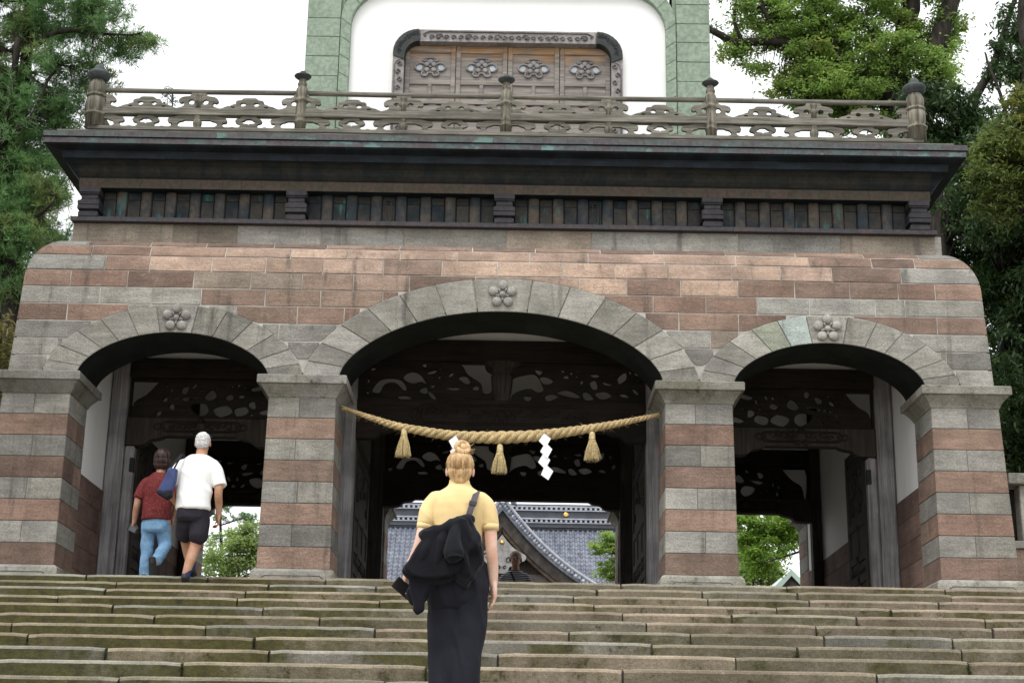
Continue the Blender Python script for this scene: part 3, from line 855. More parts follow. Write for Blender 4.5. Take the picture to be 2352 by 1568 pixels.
# white plaster field with the door opening left in it
pl = [(-op_hw - .06, ZT0 + .004), (-op_hw - .06, op_top + .3), (op_hw + .06, op_top + .3), (op_hw + .06, ZT0 + .004)]
do = [(-1.44, ZT0 + .01), (1.44, ZT0 + .01)] + [(1.44, 7.08)] + [(1.44 - .30 + .30 * math.cos(t), 7.12 + .26 * math.sin(t)) for t in (PI / 2 * k / 6 for k in range(7))] + [(-1.44 + .30 - .30 * math.sin(t), 7.12 + .26 * math.cos(t)) for t in (PI / 2 * k / 6 for k in range(7))] + [(-1.44, 7.08)]
obj('plaster_field', shape2d('plaster_field', [pl, do], .06, YTW + .08), 'plaster', tower)
# green frame: stacked copper panels either side, moulded inner strip following the rounded opening
zj = [5.19, 5.60, 5.885, 6.17, 6.46, 6.748, 7.034, 7.32, 7.595, 7.88, 8.17, 8.46, 8.75, 9.04, 9.33, 9.62, 9.91, 10.2]
for s in (-1, 1):
    for a, b in zip(zj[:-1], zj[1:]):
        dz = .0 if s > 0 else .004
        x0, x1 = sorted((s * 2.245, s * HW))
        obj('copper_panel', mesh('copper_panel', *box(x0, x1, YTW - br.uniform(.0, .004), YTW + .12, a + .003, b - .003, .005)), 'verdigris', tower)
        # return on the outer side
        o0, o1 = sorted((s * (HW - .004), s * (HW - .06)))
outer = rounded_open(2.235, op_top + .16, .60, 10); inner = rounded_open(op_hw, op_top, op_r, 10)
N = len(outer)
def strip(lo, li): obj('moulded_strip', mesh('moulded_strip', *prism(lo + li[::-1], YTW - .035, YTW + .07, .010)), 'verdigris', tower)
lerp2 = lambda a, b, t: (a[0] + (b[0] - a[0]) * t, a[1] + (b[1] - a[1]) * t)
for k in (0, N - 2):
    for q in range(9):
        strip([lerp2(outer[k], outer[k + 1], q / 9), lerp2(outer[k], outer[k + 1], (q + 1) / 9)], [lerp2(inner[k], inner[k + 1], q / 9), lerp2(inner[k], inner[k + 1], (q + 1) / 9)])
for a0, a1 in ((1, 5), (5, 9), (9, 11), (12, 14), (14, 18), (18, 22)):
    strip(outer[a0:a1 + 1], inner[a0:a1 + 1])
for q in range(12):
    strip([lerp2(outer[11], outer[12], q / 12), lerp2(outer[11], outer[12], (q + 1) / 12)], [lerp2(inner[11], inner[12], q / 12), lerp2(inner[11], inner[12], (q + 1) / 12)])
obj('copper_panel', mesh('copper_panel', *box(-HW, HW, YTW + .02, YTW + .12, op_top + .14, ZT1 + .15)), 'verdigris', tower)
for s in (-1, 1): obj('copper_sheet', mesh('copper_sheet', *box(min(s * (HW - .06), s * (HW - .002)), max(s * (HW - .06), s * (HW - .002)), YTW + .1, 6.8, ZT0, ZT1)), 'verdigris', tower)
v, f = sweep([(-.1, -.1, ZT1), (.05, .05, ZT1 + .1), (.5, .5, ZT1 + .25), (.5, .5, ZT1 + .35), (-.9, -.9, ZT1 + .9)], HW, YTW, 6.9)
obj('tower_eave', mesh('tower_eave', v, f), 'verdigris2', tower)
# carved door surround
MAT['carved'] = copper('carved_surround', (.22, .205, .20), (.32, .30, .295), (.15, .15, .145), .5, .66, .7)
MAT['carved_dark'] = copper('carved_corner_bronze', (.030, .036, .036), (.05, .055, .052), (.07, .11, .09), .5, .64, .6)
def ring_seg(o0, o1, i0, i1, y0, y1, bev): return prism([o0, o1, i1, i0], y0, y1, bev)
fo = [(-1.525, ZT0 + .01), (-1.525, 7.05)] + [(-1.525 + .34 - .34 * math.cos(t), 7.09 + .345 * math.sin(t)) for t in (PI / 2 * k / 7 for k in range(8))]
fi = [(-1.375, ZT0 + .01), (-1.375, 6.99)] + [(-1.375 + .20 - .20 * math.cos(t), 7.03 + .23 * math.sin(t)) for t in (PI / 2 * k / 7 for k in range(8))]
def flow(pts): return [(x, z) for x, z in pts]
frame = obj('door_surround', mesh('door_surround', *join(prism([(-1.185, 7.435), (1.185, 7.435), (1.175, 7.26), (-1.175, 7.26)], YTW - .03, YTW + .30, .015),
    prism([(-1.525, ZT0 + .01), (-1.525, 7.06), (-1.375, 7.0), (-1.375, ZT0 + .01)], YTW - .03, YTW + .30, .012),
    prism([(1.525, ZT0 + .01), (1.525, 7.06), (1.375, 7.0), (1.375, ZT0 + .01)], YTW - .03, YTW + .30, .012))), 'carved', tower)
for s in (-1, 1):
    ps = []
    for k in range(1, len(fo) - 1):
        lp = [fo[k], fo[k + 1], fi[k + 1], fi[k]]
        ps.append(prism([(-s * x, z) for x, z in lp], YTW - .045, YTW + .30, .0))
    # scroll relief on the bronze corner
    for k in range(9):
        t = PI / 2 * (k + .5) / 9; rr = .075 if k % 2 else .045
        cx, cz = -1.525 + .34 - (.34 - .075) * math.cos(t), 7.09 + (.345 - .06) * math.sin(t)
        pts = [(-s * (cx + .03 * (1 - q / 10) * math.cos(q * .75 + k)), YTW - .05, cz + .03 * (1 - q / 10) * math.sin(q * .75 + k)) for q in range(10)]
        ps.append(tube(pts, .008, 5))
    obj('bronze_corner', mesh('bronze_corner', *join(*ps)), 'carved_dark', frame)
# scrolled relief along the lintel and jambs
ps = []
lw = [(-1.0, 7.39), (-1.12, 7.38), (-1.14, 7.34), (-1.09, 7.32)]
ps.append(tube([(-1.10, YTW - .035, 7.335), (-1.13, YTW - .04, 7.365), (-1.09, YTW - .04, 7.385), (-1.05, YTW - .04, 7.405), (1.05, YTW - .04, 7.405), (1.09, YTW - .04, 7.385), (1.13, YTW - .04, 7.365), (1.10, YTW - .035, 7.335)], .011, 6))
rr = random.Random(3)
for k in range(22):
    cx = -1.02 + 2.04 * k / 21; big = k % 4 == 1
    R0 = .055 if big else .036; cz = 7.325 + (.0 if big else -.005)
    sg = 1 if cx < 0 else -1
    pts = [(cx + sg * R0 * (1 - q / 13) * math.cos(q * .62), YTW - .045, cz + R0 * (1 - q / 13) * math.sin(q * .62)) for q in range(12)]
    ps.append(tube(pts, .010, 5))
    if big:
        for m in range(5):
            t = PI / 2 + m * 2 * PI / 5; ps.append(lathe_y(cx + .03 * math.cos(t), YTW - .05, cz + .03 * math.sin(t), .014, .018) if False else tube([(cx, YTW - .05, cz), (cx + .035 * math.cos(t), YTW - .055, cz + .035 * math.sin(t))], [.012, .005], 5))
for s in (-1, 1):
    for k in range(13):
        cz = 6.92 - k * .115; cx = s * (1.435 + (.018 if k % 2 else -.012))
        pts = [(cx + (.03 if k % 2 else -.03) * (1 - q / 12) * math.cos(q * .6), YTW - .042, cz + .05 * (1 - q / 12) * math.sin(q * .6)) for q in range(11)]
        ps.append(tube(pts, .011, 5))
    ps.append(tube([(s * 1.50, YTW - .038, 5.3), (s * 1.50, YTW - .038, 6.9), (s * 1.48, YTW - .038, 6.96), (s * 1.43, YTW - .038, 6.99)], .008, 5))
MAT['carved_mid'] = copper('carved_scrolls', (.13, .12, .115), (.20, .185, .18), (.12, .12, .11), .5, .7, .7)
obj('scroll_relief', mesh('scroll_relief', *join(*ps), smooth=True), 'carved_mid', frame)
# four door leaves with plum crests
YD = YTW + .13
obj('door_backing', mesh('door_backing', *box(-1.376, 1.376, YD + .03, YD + .07, ZT0, 7.30)), 'door_wood', tower)
xe = [-1.372, -.692, 0, .692, 1.372]
MAT['crest_metal'] = flat('crest_metal', (.22, .21, .21), .6, .4, var=.2)
MAT['pale_glass'] = flat('pale_blue_pane', (.40, .44, .47), .35, .5, var=.1)
def crest_outline(cx, cz):
    """scroll-edged openwork around five discs"""
    ps = []
    def line(pts, r=.013): ps.append(tube([(cx + x, YD - .022, cz + z) for x, z in spline(pts, 4, False)], r, 6))
    for s in (-1, 1):
        line([(s * .075, .045), (s * .10, .06), (s * .15, .062), (s * .195, .03), (s * .20, -.01), (s * .16, -.045), (s * .12, -.045), (s * .10, -.06)])
        line([(s * .10, -.06), (s * .115, -.085), (s * .10, -.115), (s * .06, -.12), (s * .04, -.105), (s * .035, -.08), (0, -.075)])
        line([(0, .145), (s * .06, .14), (s * .095, .115), (s * .09, .095), (s * .065, .10), (s * .055, .115)])
    for k in range(4):
        t = PI / 4 + k * PI / 2; x, z = .062 * math.cos(t) * 1.05, .055 * math.sin(t) + .008
        ps.append(tf(lathe([(.036, 0), (.036, .012), (.028, .02), (0, .022)], 12), Matrix.Translation((cx + x, YD - .016, cz + z)) @ Matrix.Rotation(PI / 2, 4, 'X')))
    ps.append(tf(lathe([(.036, 0), (.036, .012), (.028, .02), (0, .022)], 12), Matrix.Translation((cx, YD - .016, cz + .085)) @ Matrix.Rotation(PI / 2, 4, 'X')))
    ps.append(tf(lathe([(.016, 0), (.016, .014), (0, .018)], 8), Matrix.Translation((cx, YD - .016, cz + .012)) @ Matrix.Rotation(PI / 2, 4, 'X')))
    return join(*ps)
for i in range(4):
    x0, x1 = xe[i] + .004, xe[i + 1] - .004; xm = (x0 + x1) / 2
    leaf = obj('door_leaf', mesh('door_leaf', *join(box(x0, x0 + .062, YD - .03, YD + .025, ZT0, 7.27, .006), box(x1 - .062, x1, YD - .03, YD + .025, ZT0, 7.27, .006),
        box(x0 + .06, x1 - .06, YD - .028, YD + .02, 7.16, 7.26, .006), box(x0 + .06, x1 - .06, YD - .026, YD + .02, 6.70, 6.765, .006), box(x0 + .06, x1 - .06, YD - .026, YD + .02, 6.42, 6.48, .006), box(x0 + .06, x1 - .06, YD - .026, YD + .02, 5.95, 6.03, .006),
        box(xm - .025, xm + .025, YD - .024, YD + .02, 6.48, 6.70, .004))), 'door_wood', tower)
    obj('panel', mesh('panel', *box(x0 + .05, x1 - .05, YD - .006, YD + .015, 6.75, 7.17)), 'door_wood', leaf)
    obj('panel', mesh('panel', *box(x0 + .05, x1 - .05, YD - .004, YD + .015, 6.47, 6.71)), 'door_wood', leaf)
    low = [(x0 + .06, 6.03), (x1 - .06, 6.03), (x1 - .06, 6.40)] + [(x1 - .06 - (x1 - x0 - .12) * q / 10, 6.40 + .018 * math.sin(q * 1.9) + .01) for q in range(11)] + [(x0 + .06, 6.40)]
    obj('panel', mesh('panel', *prism(low, YD - .012, YD + .015, 0)), 'door_wood', leaf)
    obj('panel', mesh('panel', *box(x0 + .05, x1 - .05, YD - .004, YD + .015, ZT0, 5.96)), 'door_wood', leaf)
    obj('plum_crest', mesh('plum_crest', *crest_outline(xm, 6.945), smooth=True), 'crest_metal', leaf)
    for s in (-1, 1): obj('pane', mesh('pane', *prism([(xm + s * .148 + .042 * math.cos(t), 6.953 + .04 * math.sin(t)) for t in (2 * PI * k / 12 for k in range(12))], YD - .012, YD - .004, 0)), 'pale_glass', leaf)
# ------------------------------------------------------------------ interior of the gate
YP = [1.77, DEP - 1.99]                 # two rows of timber posts
obj('ceiling', mesh('ceiling', *box(-4.93, 4.93, .76, DEP - .76, 3.56, 3.62)), 'plaster_in', gate)
obj('roof_slab', mesh('roof_slab', *box(-4.9, 4.9,   .70, DEP - .7, 3.64, 4.15)), 'joint', gate)
for s in (-1, 1):
    sw = obj('plaster_wall', mesh('plaster_wall', *box(*sorted((s * 4.912, s * 4.934)), .757, DEP - .757, 1.18, 3.56)), 'plaster', gate)
    for c in range(5):
        z0, z1 = ZF + c * .276, ZF + (c + 1) * .276
        y = .757 if c % 2 else .757 - .45
        while y < DEP - .8:
            y0, y1 = max(y, .757), min(y + br.uniform(.95, 1.1), DEP - .757)
            obj('stone_slab', mesh('stone_slab', *box(*sorted((s * 4.898, s * 4.934)), y0 + .002, y1 - .002, z0 + .002, z1 - .002, .003)), 'stone', sw, color=pick([(.20, .13, .108), (.22, .145, .12), (.185, .12, .10)]))
            y = y1
# posts
def wpost(x0, x1, y0, y1, z1, mat='wood_grey'):
    P = obj('wooden_post', mesh('wooden_post', *box(x0, x1, y0, y1, ZF, z1, .022)), mat, gate)
    return P
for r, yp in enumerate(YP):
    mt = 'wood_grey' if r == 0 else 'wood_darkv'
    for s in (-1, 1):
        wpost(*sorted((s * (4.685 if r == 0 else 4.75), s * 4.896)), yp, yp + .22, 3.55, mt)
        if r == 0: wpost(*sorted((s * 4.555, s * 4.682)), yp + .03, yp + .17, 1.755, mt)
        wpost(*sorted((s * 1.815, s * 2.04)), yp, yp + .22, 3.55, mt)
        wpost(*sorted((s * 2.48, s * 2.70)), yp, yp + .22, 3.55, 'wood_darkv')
        # iron strap on the outer jamb
        if r == 0: obj('strap', mesh('strap', *box(*sorted((s * 4.548, s * 4.60)), yp + .02, yp + .10, 1.42, 1.60)), 'cu_soffit', gate)
# openwork transoms: dark carved boards, holes as in the openings one sees
HOLES_C = [  # (x, z) outlines in metres about the bay centre, z from the beam top
 [(-1.60, .13), (-1.53, .24), (-1.42, .27), (-1.30, .25), (-1.24, .16), (-1.27, .14), (-1.36, .22), (-1.47, .20), (-1.52, .11)],
 [(-1.22, .31), (-1.14, .36), (-1.05, .33), (-.98, .23), (-1.04, .25), (-1.12, .23), (-1.2, .26)],
 [(-1.02, .15), (-.96, .17), (-.95, .10), (-1.02, .11)], [(-.92, .12), (-.86, .08), (-.83, .01), (-.9, .06)],
 [(-.94, .37), (-.84, .40), (-.86, .36), (-.92, .35)], [(-.50, .49), (-.26, .49), (-.22, .40), (-.14, .34), (-.14, .24), (-.17, .15), (-.24, .15), (-.27, .25), (-.40, .34), (-.45, .42)],
 [(-.54, .30), (-.46, .32), (-.41, .26), (-.45, .23)], [(-.70, .17), (-.60, .18), (-.53, .17), (-.60, .14)], [(-.36, .18), (-.31, .2), (-.30, .15), (-.35, .15)],
 [(-1.30, .05), (-1.20, .06), (-1.16, .02), (-1.26, .015)], [(-1.0, .48), (-.97, .48), (-.97, .44), (-1.0, .45)],
 [(.13, .24), (.18, .30), (.28, .33), (.38, .34), (.44, .28), (.48, .17), (.42, .14), (.34, .18), (.22, .15), (.15, .10), (.12, .05), (.13, .14)],
 [(.42, .42), (.50, .41), (.47, .36)], [(.49, .32), (.56, .33), (.63, .29), (.60, .25), (.53, .25)], [(.28, .07), (.34, .08), (.37, .06), (.33, .01)],
 [(.72, .13), (.83, .16), (.95, .11), (.95, .07), (.82, .09)], [(1.03, .12), (1.08, .14), (1.15, .06), (1.06, .05)],
 [(1.20, .13), (1.30, .15), (1.37, .10), (1.28, .06), (1.22, .08)], [(1.12, .37), (1.20, .38), (1.22, .35), (1.16, .34)],
 [(1.12, .26), (1.18, .29), (1.20, .20), (1.15, .19)], [(1.28, .28), (1.36, .26), (1.40, .24), (1.31, .24)], [(1.48, .34), (1.56, .40), (1.56, .32), (1.49, .27)],
 [(.56, .08), (.63, .11), (.70, .08), (.64, .04), (.58, .03)], [(.78, .34), (.82, .36), (.84, .32), (.79, .32)], [(1.5, .12), (1.55, .13), (1.6, .09), (1.52, .09)]]
HOLES_S = [
 [(-.98, .05), (-.98, .50), (-.66, .50), (-.70, .40), (-.80, .30), (-.92, .22), (-.95, .06)], [(-.30, .40), (-.22, .42), (-.24, .34), (-.29, .35)], [(.02, .30), (.10, .38), (.16, .30), (.08, .26)],
 [(-.28, .28), (-.16, .30), (-.10, .29), (-.22, .24)], [(-.14, .18), (.0, .20), (.06, .12), (.0, .06), (-.10, .10)], [(.16, .14), (.30, .18), (.38, .10), (.24, .05)],
 [(.44, .14), (.56, .17), (.60, .10), (.48, .06)], [(.30, .30), (.36, .33), (.40, .28), (.34, .26)], [(.62, .22), (.68, .24), (.70, .16), (.64, .17)], [(.66, .42), (.84, .46), (.84, .42), (.70, .38)], [(.78, .12), (.94, .16), (.94, .10), (.82, .08)]]
def relief(cx, hw, y, z0, z1):
    ps = []; zc = (z0 + z1) / 2; hh = (z1 - z0) / 2
    def cart(h, v, r):
        pts = [(-h, -v * .5), (-h + .03, -v * .85), (-h + .08, -v), (h - .08, -v), (h - .03, -v * .85), (h, -v * .5), (h, v * .5), (h - .03, v * .85), (h - .08, v), (-h + .08, v), (-h + .03, v * .85), (-h, v * .5), (-h, -v * .5)]
        ps.append(tube([(cx + a, y, zc + b) for a, b in pts], r, 5))
    cart(hw, hh * .78, .012); cart(hw - .05, hh * .62, .008)
    for sg_ in (-1, 1): ps.append(tube([(cx + sg_ * (hw + .02 + .06 * math.cos(t)), y, zc + hh * .45 * math.sin(t)) for t in (2 * PI * q / 12 for q in range(13))], .011, 5))
    n = int(hw / .075); rr = random.Random(int(cx * 10) + 5)
    for i in range(-n + 1, n):
        x = cx + i * .075 * .95
        if abs(i) < 2: continue
        R0 = rr.uniform(.035, .06); sg = rr.choice((-1, 1)); z = zc + rr.uniform(-.35, .35) * hh
        ps.append(tube([(x + sg * R0 * (1 - q / 12) * math.cos(q * .65), y - .004, z + R0 * (1 - q / 12) * math.sin(q * .65)) for q in range(11)], .011, 5))
    for k in range(5):
        t = PI / 2 + k * 2 * PI / 5
        ps.append(tf(lathe([(.042, 0), (.04, .018), (.025, .028), (0, .03)], 10), Matrix.Translation((cx + .085 * math.cos(t), y + .006, zc + .085 * math.sin(t))) @ Matrix.Rotation(PI / 2, 4, 'X')))
    return join(*ps)
for r, yp in enumerate(YP):
    yb = yp + .03
    for cx, hw, holes, mh in ((-3.755, .93, HOLES_S, 1), (0, 1.815, HOLES_C, 1), (3.755, .93, HOLES_S, -1)):
        fw = hw if cx == 0 else (.93 if r == 0 else .99)
        ZB0, ZB1, ZTR, ZUB = (2.03, 2.41, 2.91, 3.19) if cx == 0 else (1.89, 2.115, 2.63, 2.885)
        # tie beam with shaped ends
        e = fw + (.0 if cx == 0 else .0)
        zl = ZB0
        lp = [(cx - e, zl - .125), (cx - e + .16, zl - .125)] + [tuple(p) for p in spline([(cx - e + .16, zl - .125), (cx - e + .24, zl - .11), (cx - e + .30, zl - .055), (cx - e + .42, zl - .03), (cx - e + .48, zl)], 3, False)]
        lp = lp + [(2 * cx - x, z) for x, z in lp[::-1]] + [(cx + e, ZB1), (cx - e, ZB1)]
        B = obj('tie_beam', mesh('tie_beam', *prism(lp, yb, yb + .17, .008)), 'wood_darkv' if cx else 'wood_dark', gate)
        obj('carved_relief', mesh('carved_relief', *relief(cx, 1.05 if cx == 0 else .50, yb - .001, ZB0 + .03, ZB1 - .03)), 'wood_dark', B)
        outer = [(cx - e, ZB1 + .002), (cx + e, ZB1 + .002), (cx + e, ZTR), (cx - e, ZTR)]
        hl = []
        for h in holes:
            mx, mz = sum(q[0] for q in h) / len(h), sum(q[1] for q in h) / len(h)
            h = [(mx + (x - mx) * 1.22, mz + (z - mz) * 1.22) for x, z in h]
            c = [tuple(p) for p in spline([(mh * x * (1 if cx == 0 else .93 / 1.0), z) for x, z in h], 3)]
            hl.append([(cx + max(-e + .03, min(e - .03, x)), ZB1 + max(.012, min(.485, z))) for x, z in c])
        rt_ = random.Random(int(cx * 7) + r + 40); taken = [(sum(q[0] for q in h) / len(h), sum(q[1] for q in h) / len(h), max(max(q[0] for q in h) - min(q[0] for q in h), max(q[1] for q in h) - min(q[1] for q in h)) / 2) for h in hl]
        for _ in range(400):
            if len(hl) > len(holes) + (46 if cx == 0 else 24): break
            rr0 = rt_.uniform(.018, .05); x, z = rt_.uniform(cx - e + .08, cx + e - .08), rt_.uniform(ZB1 + .06, ZTR - .06)
            if any((x - a) ** 2 + (z - b) ** 2 < (rr0 * 1.3 + c + .012) ** 2 for a, b, c in taken) or (cx == 0 and abs(x) < .2): continue
            taken.append((x, z, rr0 * 1.2)); an = rt_.uniform(0, PI); el = rt_.uniform(.35, .8)
            pp = []
            for q in range(7):
                t = 2 * PI * q / 7; k = rr0 * rt_.uniform(.75, 1.2); u, w = k * math.cos(t), k * el * math.sin(t)
                pp.append((x + u * math.cos(an) - w * math.sin(an), z + u * math.sin(an) + w * math.cos(an)))
            hl.append([tuple(p) for p in spline(pp, 2)])
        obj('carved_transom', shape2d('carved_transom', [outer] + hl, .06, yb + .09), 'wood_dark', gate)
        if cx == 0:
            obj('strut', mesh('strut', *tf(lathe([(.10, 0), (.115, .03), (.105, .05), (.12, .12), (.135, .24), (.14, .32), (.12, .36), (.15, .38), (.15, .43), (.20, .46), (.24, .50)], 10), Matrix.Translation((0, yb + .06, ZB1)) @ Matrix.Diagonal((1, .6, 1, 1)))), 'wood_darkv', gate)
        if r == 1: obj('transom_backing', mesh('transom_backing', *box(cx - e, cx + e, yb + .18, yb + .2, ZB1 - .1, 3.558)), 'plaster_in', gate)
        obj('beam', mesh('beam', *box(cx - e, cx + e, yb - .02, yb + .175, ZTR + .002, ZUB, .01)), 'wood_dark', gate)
        obj('lunette', mesh('lunette', *box(cx - e, cx + e, yb + .08, yb + .12, ZUB - .05, 3.558)), 'plaster', gate)
# door leaves folded back into the passage
def leaf(X, s, y0, y1, nm):
    t = .055
    x0, x1 = sorted((X, X - s * t))
    ps = [box(x0, x1, y0, y0 + .10, ZF + .03, 2.0, .006), box(x0, x1, y1 - .10, y1, ZF + .03, 2.0, .006)]
    for z, h in ((ZF + .03, .16), (.28, .11), (.55, .10), (.98, .11), (1.72, .10), (1.90, .10)):
        ps.append(box(x0 + .003, x1 - .003, y0 + .09, y1 - .09, z, z + h, .006))
    n = 2 if y1 - y0 > 1.4 else 1
    for k in range(1, n + 1):
        y = y0 + (y1 - y0) * k / (n + 1); ps.append(box(x0 + .003, x1 - .003, y - .04, y + .04, ZF + .1, 1.05))
    L = obj('door_leaf', mesh('door_leaf', *join(*ps)), 'wood_darkv', gate)
    xc = (x0 + x1) / 2
    obj('panel', mesh('panel', *box(xc - .008, xc + .008, y0 + .05, y1 - .05, ZF + .1, 1.9)), 'wood_darkv', L)
    qs = []; rr = random.Random(int(X * 10))
    for k in range(16):
        y = rr.uniform(y0 + .2, y1 - .2); z = rr.uniform(1.14, 1.68); R0 = rr.uniform(.05, .10)
        qs.append(tube([(xc - s * .018, y + R0 * (1 - q / 13) * math.cos(q * .6), z + R0 * (1 - q / 13) * math.sin(q * .6)) for q in range(12)], .014, 5))
    for k in range(7):
        y = y0 + .15 + (y1 - y0 - .3) * k / 6
        qs.append(tube([(xc - s * .016, y, .42), (xc - s * .02, y + .06, .48), (xc - s * .016, y + .12, .42)], .016, 5))
    obj('carved_relief', mesh('carved_relief', *join(*qs)), 'wood_darkv', L, kind='stuff')
for s in (-1, 1):
    leaf(s * 1.86, s, 2.02, 3.95, 'c')
    leaf(s * 4.60, s, 2.0, 3.05, 's')
# ------------------------------------------------------------------ straw rope, tassels, paper streamers
def straw_mat():
    g = G('rice_straw'); p = g.obj()
    c = g.mix(g.rng(g.noise(g.sc(p, (90, 90, 14)), 1, 4), .3, .7), (.33, .23, .10), (.60, .47, .26))
    c = g.val(c, g.rng(g.noise(p, 9, 4), .3, .7, .8, 1.15)); g.bump(g.noise(g.sc(p, (160, 160, 30)), 1, 3), .5, .004)
    return g.fin(c, .75, .25)
MAT['straw'] = straw_mat()
MAT['straw_pale'] = flat('pale_straw', (.60, .49, .27), .75, .25, var=.25, scale=40)
RP = [(-1.84, 1.925), (-1.776, 1.904), (-1.407, 1.78), (-1.113, 1.70), (-.547, 1.614), (.006, 1.602), (.508, 1.642), (1.06, 1.73), (1.463, 1.814), (1.766, 1.886), (1.84, 1.905)]
rc = spline([(x, .35, z) for x, z in RP], 26, False)
ps = []
L = [0]
for a, b in zip(rc[:-1], rc[1:]): L.append(L[-1] + (Vector(b) - Vector(a)).length)
def rope_r(x): return .022 + .046 * max(0, 1 - (abs(x - .03) / 1.75)) ** .75
PH = [0]
for i in range(1, len(rc)): PH.append(PH[-1] + (L[i] - L[i - 1]) * 2 * PI / (.12 + .22 * (rope_r(rc[i][0]) - .022) / .046))
rope_pts = []
for k in range(3):
    pts, rad = [], []
    for i, c in enumerate(rc):
        c = Vector(c); R = rope_r(c.x)
        d = (Vector(rc[min(i + 1, len(rc) - 1)]) - Vector(rc[max(i - 1, 0)])).normalized()
        up = Vector((0, 1, 0)).cross(d).normalized(); sd = Vector((0, 1, 0))
        ph = PH[i] + k * 2 * PI / 3
        wob = 1 + .06 * mnoise.noise(Vector((L[i] * 9, k * 5, 0)))
        pts.append(c + (up * math.cos(ph) - sd * math.sin(ph)) * R * .56); rad.append(R * .60 * wob)
    ps.append(tube(pts, rad, 10))
rr = random.Random(9)
for k in range(220):
    i = rr.randrange(8, len(rc) - 8); c = Vector(rc[i]); R = rope_r(c.x)
    t = rr.uniform(0, 2 * PI); d = Vector((rr.uniform(-.5, .5), -math.cos(t) * .5, math.sin(t))).normalized()
    a = c + d * R * .9; ps.append(tube([a, a + d * rr.uniform(.015, .055) + Vector((rr.uniform(-.06, .06), 0, -.012))], [.0018, .0008], 3))
obj('straw_rope', mesh('straw_rope', *join(*ps), smooth=True), 'straw', label='thick twisted straw rope hung across the central arch', cat='rope')
def tassel(cx, zt, seed, label):
    rr = random.Random(seed); y = .34; qs = []
    root = thing('straw_tassel', (cx, y, zt - .36), label, 'tassel', 'straw tassels on the rope')
    qs.append(lathe([(.012, 0), (.027, -.012), (.034, -.03), (.035, -.07), (.03, -.095), (.034, -.12), (.04, -.15)][::-1], 12, cx, y, zt))
    for k in range(3): qs.append(tf(lathe([(.037, -.004), (.039, 0), (.037, .004)], 12), Matrix.Translation((cx, y, zt - .075 - k * .009))))
    obj('bound_head', mesh('bound_head', *join(*qs), smooth=True), 'straw_pale', root)
    qs = []
    for k in range(230):
        a = rr.uniform(0, 2 * PI); q = math.sqrt(rr.random()); R1 = .035 * q; R2 = .092 * q * rr.uniform(.9, 1.12) + (.02 if rr.random() < .05 else 0)
        ln = rr.uniform(.315, .352); bow = rr.uniform(.0, .012)
        p = [(cx + R * math.cos(a), y + R * math.sin(a), zt - z) for R, z in ((R1, .10), ((R1 + R2) / 2 + bow, .10 + (ln - .1) * .5), (R2, ln))]
        qs.append(tube(p, [.0035, .003, .0022], 3, False))
    obj('straw_skirt', mesh('straw_skirt', *join(*qs)), 'straw_pale', root, kind='stuff')
tassel(-1.108, 1.695, 1, 'straw tassel hanging from the rope nearest the left pier')
tassel(0.0, 1.525, 2, 'straw tassel hanging from the lowest middle point of the rope')
tassel(1.06, 1.69, 3, 'straw tassel hanging from the rope nearest the right pier')
MAT['paper'] = flat('white_paper', (.80, .81, .83), .8, .2, var=.04)
def shide(cx, zt, mirror_, label, tilt):
    y = .285; V, F = [], []
    w, h = .055, .066
    lps = []
    for k in range(4):
        ox = (.0, .018, -.004, .020)[k] * (1 if not mirror_ else -1); z = zt - k * .125
        sx = 1 if k % 2 == 0 else 1
        dx = .075
        lp = [(ox - .004, z + (.018 if k else 0)), (ox + dx, z - .058), (ox + .018, z - .172), (ox - dx + .01, z - .09)]
        if k == 3: lp = [(ox - .006, z + .018), (ox + dx + .012, z - .065), (ox + .03, z - .172), (ox - dx + .02, z - .112)]
        yy = y - .004 * (k % 2)
        b = len(V); V += [(cx + a * (-1 if mirror_ else 1), yy + (.012 if i in (1,) else 0), c) for i, (a, c) in enumerate(lp)]
        V += [(cx + a * (-1 if mirror_ else 1), yy + .0018 + (.012 if i in (1,) else 0), c) for i, (a, c) in enumerate(lp)]
        F += [(b, b + 1, b + 2, b + 3), (b + 7, b + 6, b + 5, b + 4)] + [(b + i, b + 4 + i, b + 4 + (i + 1) % 4, b + (i + 1) % 4) for i in range(4)]
    obj('paper_streamer', mesh('paper_streamer', V, F), 'paper', label=label, cat='paper streamer', group='folded paper streamers on the rope')
shide(.508, 1.645, False, 'white zigzag paper streamer hanging free right of the middle tassel', 0)
shide(-.515, 1.60, True, 'white zigzag paper streamer partly hidden behind the blonde bun', 0)
# ------------------------------------------------------------------ stone fence beside the gate
fx0 = 5.86
fence = thing('stone_fence', (6.9, .6, ZF), 'low stone post and rail fence joining the right end of the gate', 'fence')
xx = fx0
while xx < 9.4:
    obj('base_block', mesh('base_block', *box(xx + .003, xx + .69, .45, .75, ZF - .1, .425, .006)), 'stone', fence, color=pick(RED)); xx += .695
obj('sill', mesh('sill', *box(fx0, 9.3, .42, .78, .428, .517, .01)), 'cap', fence, color=LIGHT[1])
for k in range(8):
    obj('post', mesh('post', *box(6.0 + k * .44, 6.2 + k * .44, .5, .7, .519, 1.174, .01)), 'cap', fence, color=pick(LIGHT))
obj('rail', mesh('rail', *box(fx0, 9.35, .43, .77, 1.176, 1.305, .012)), 'cap', fence, color=LIGHT[0])
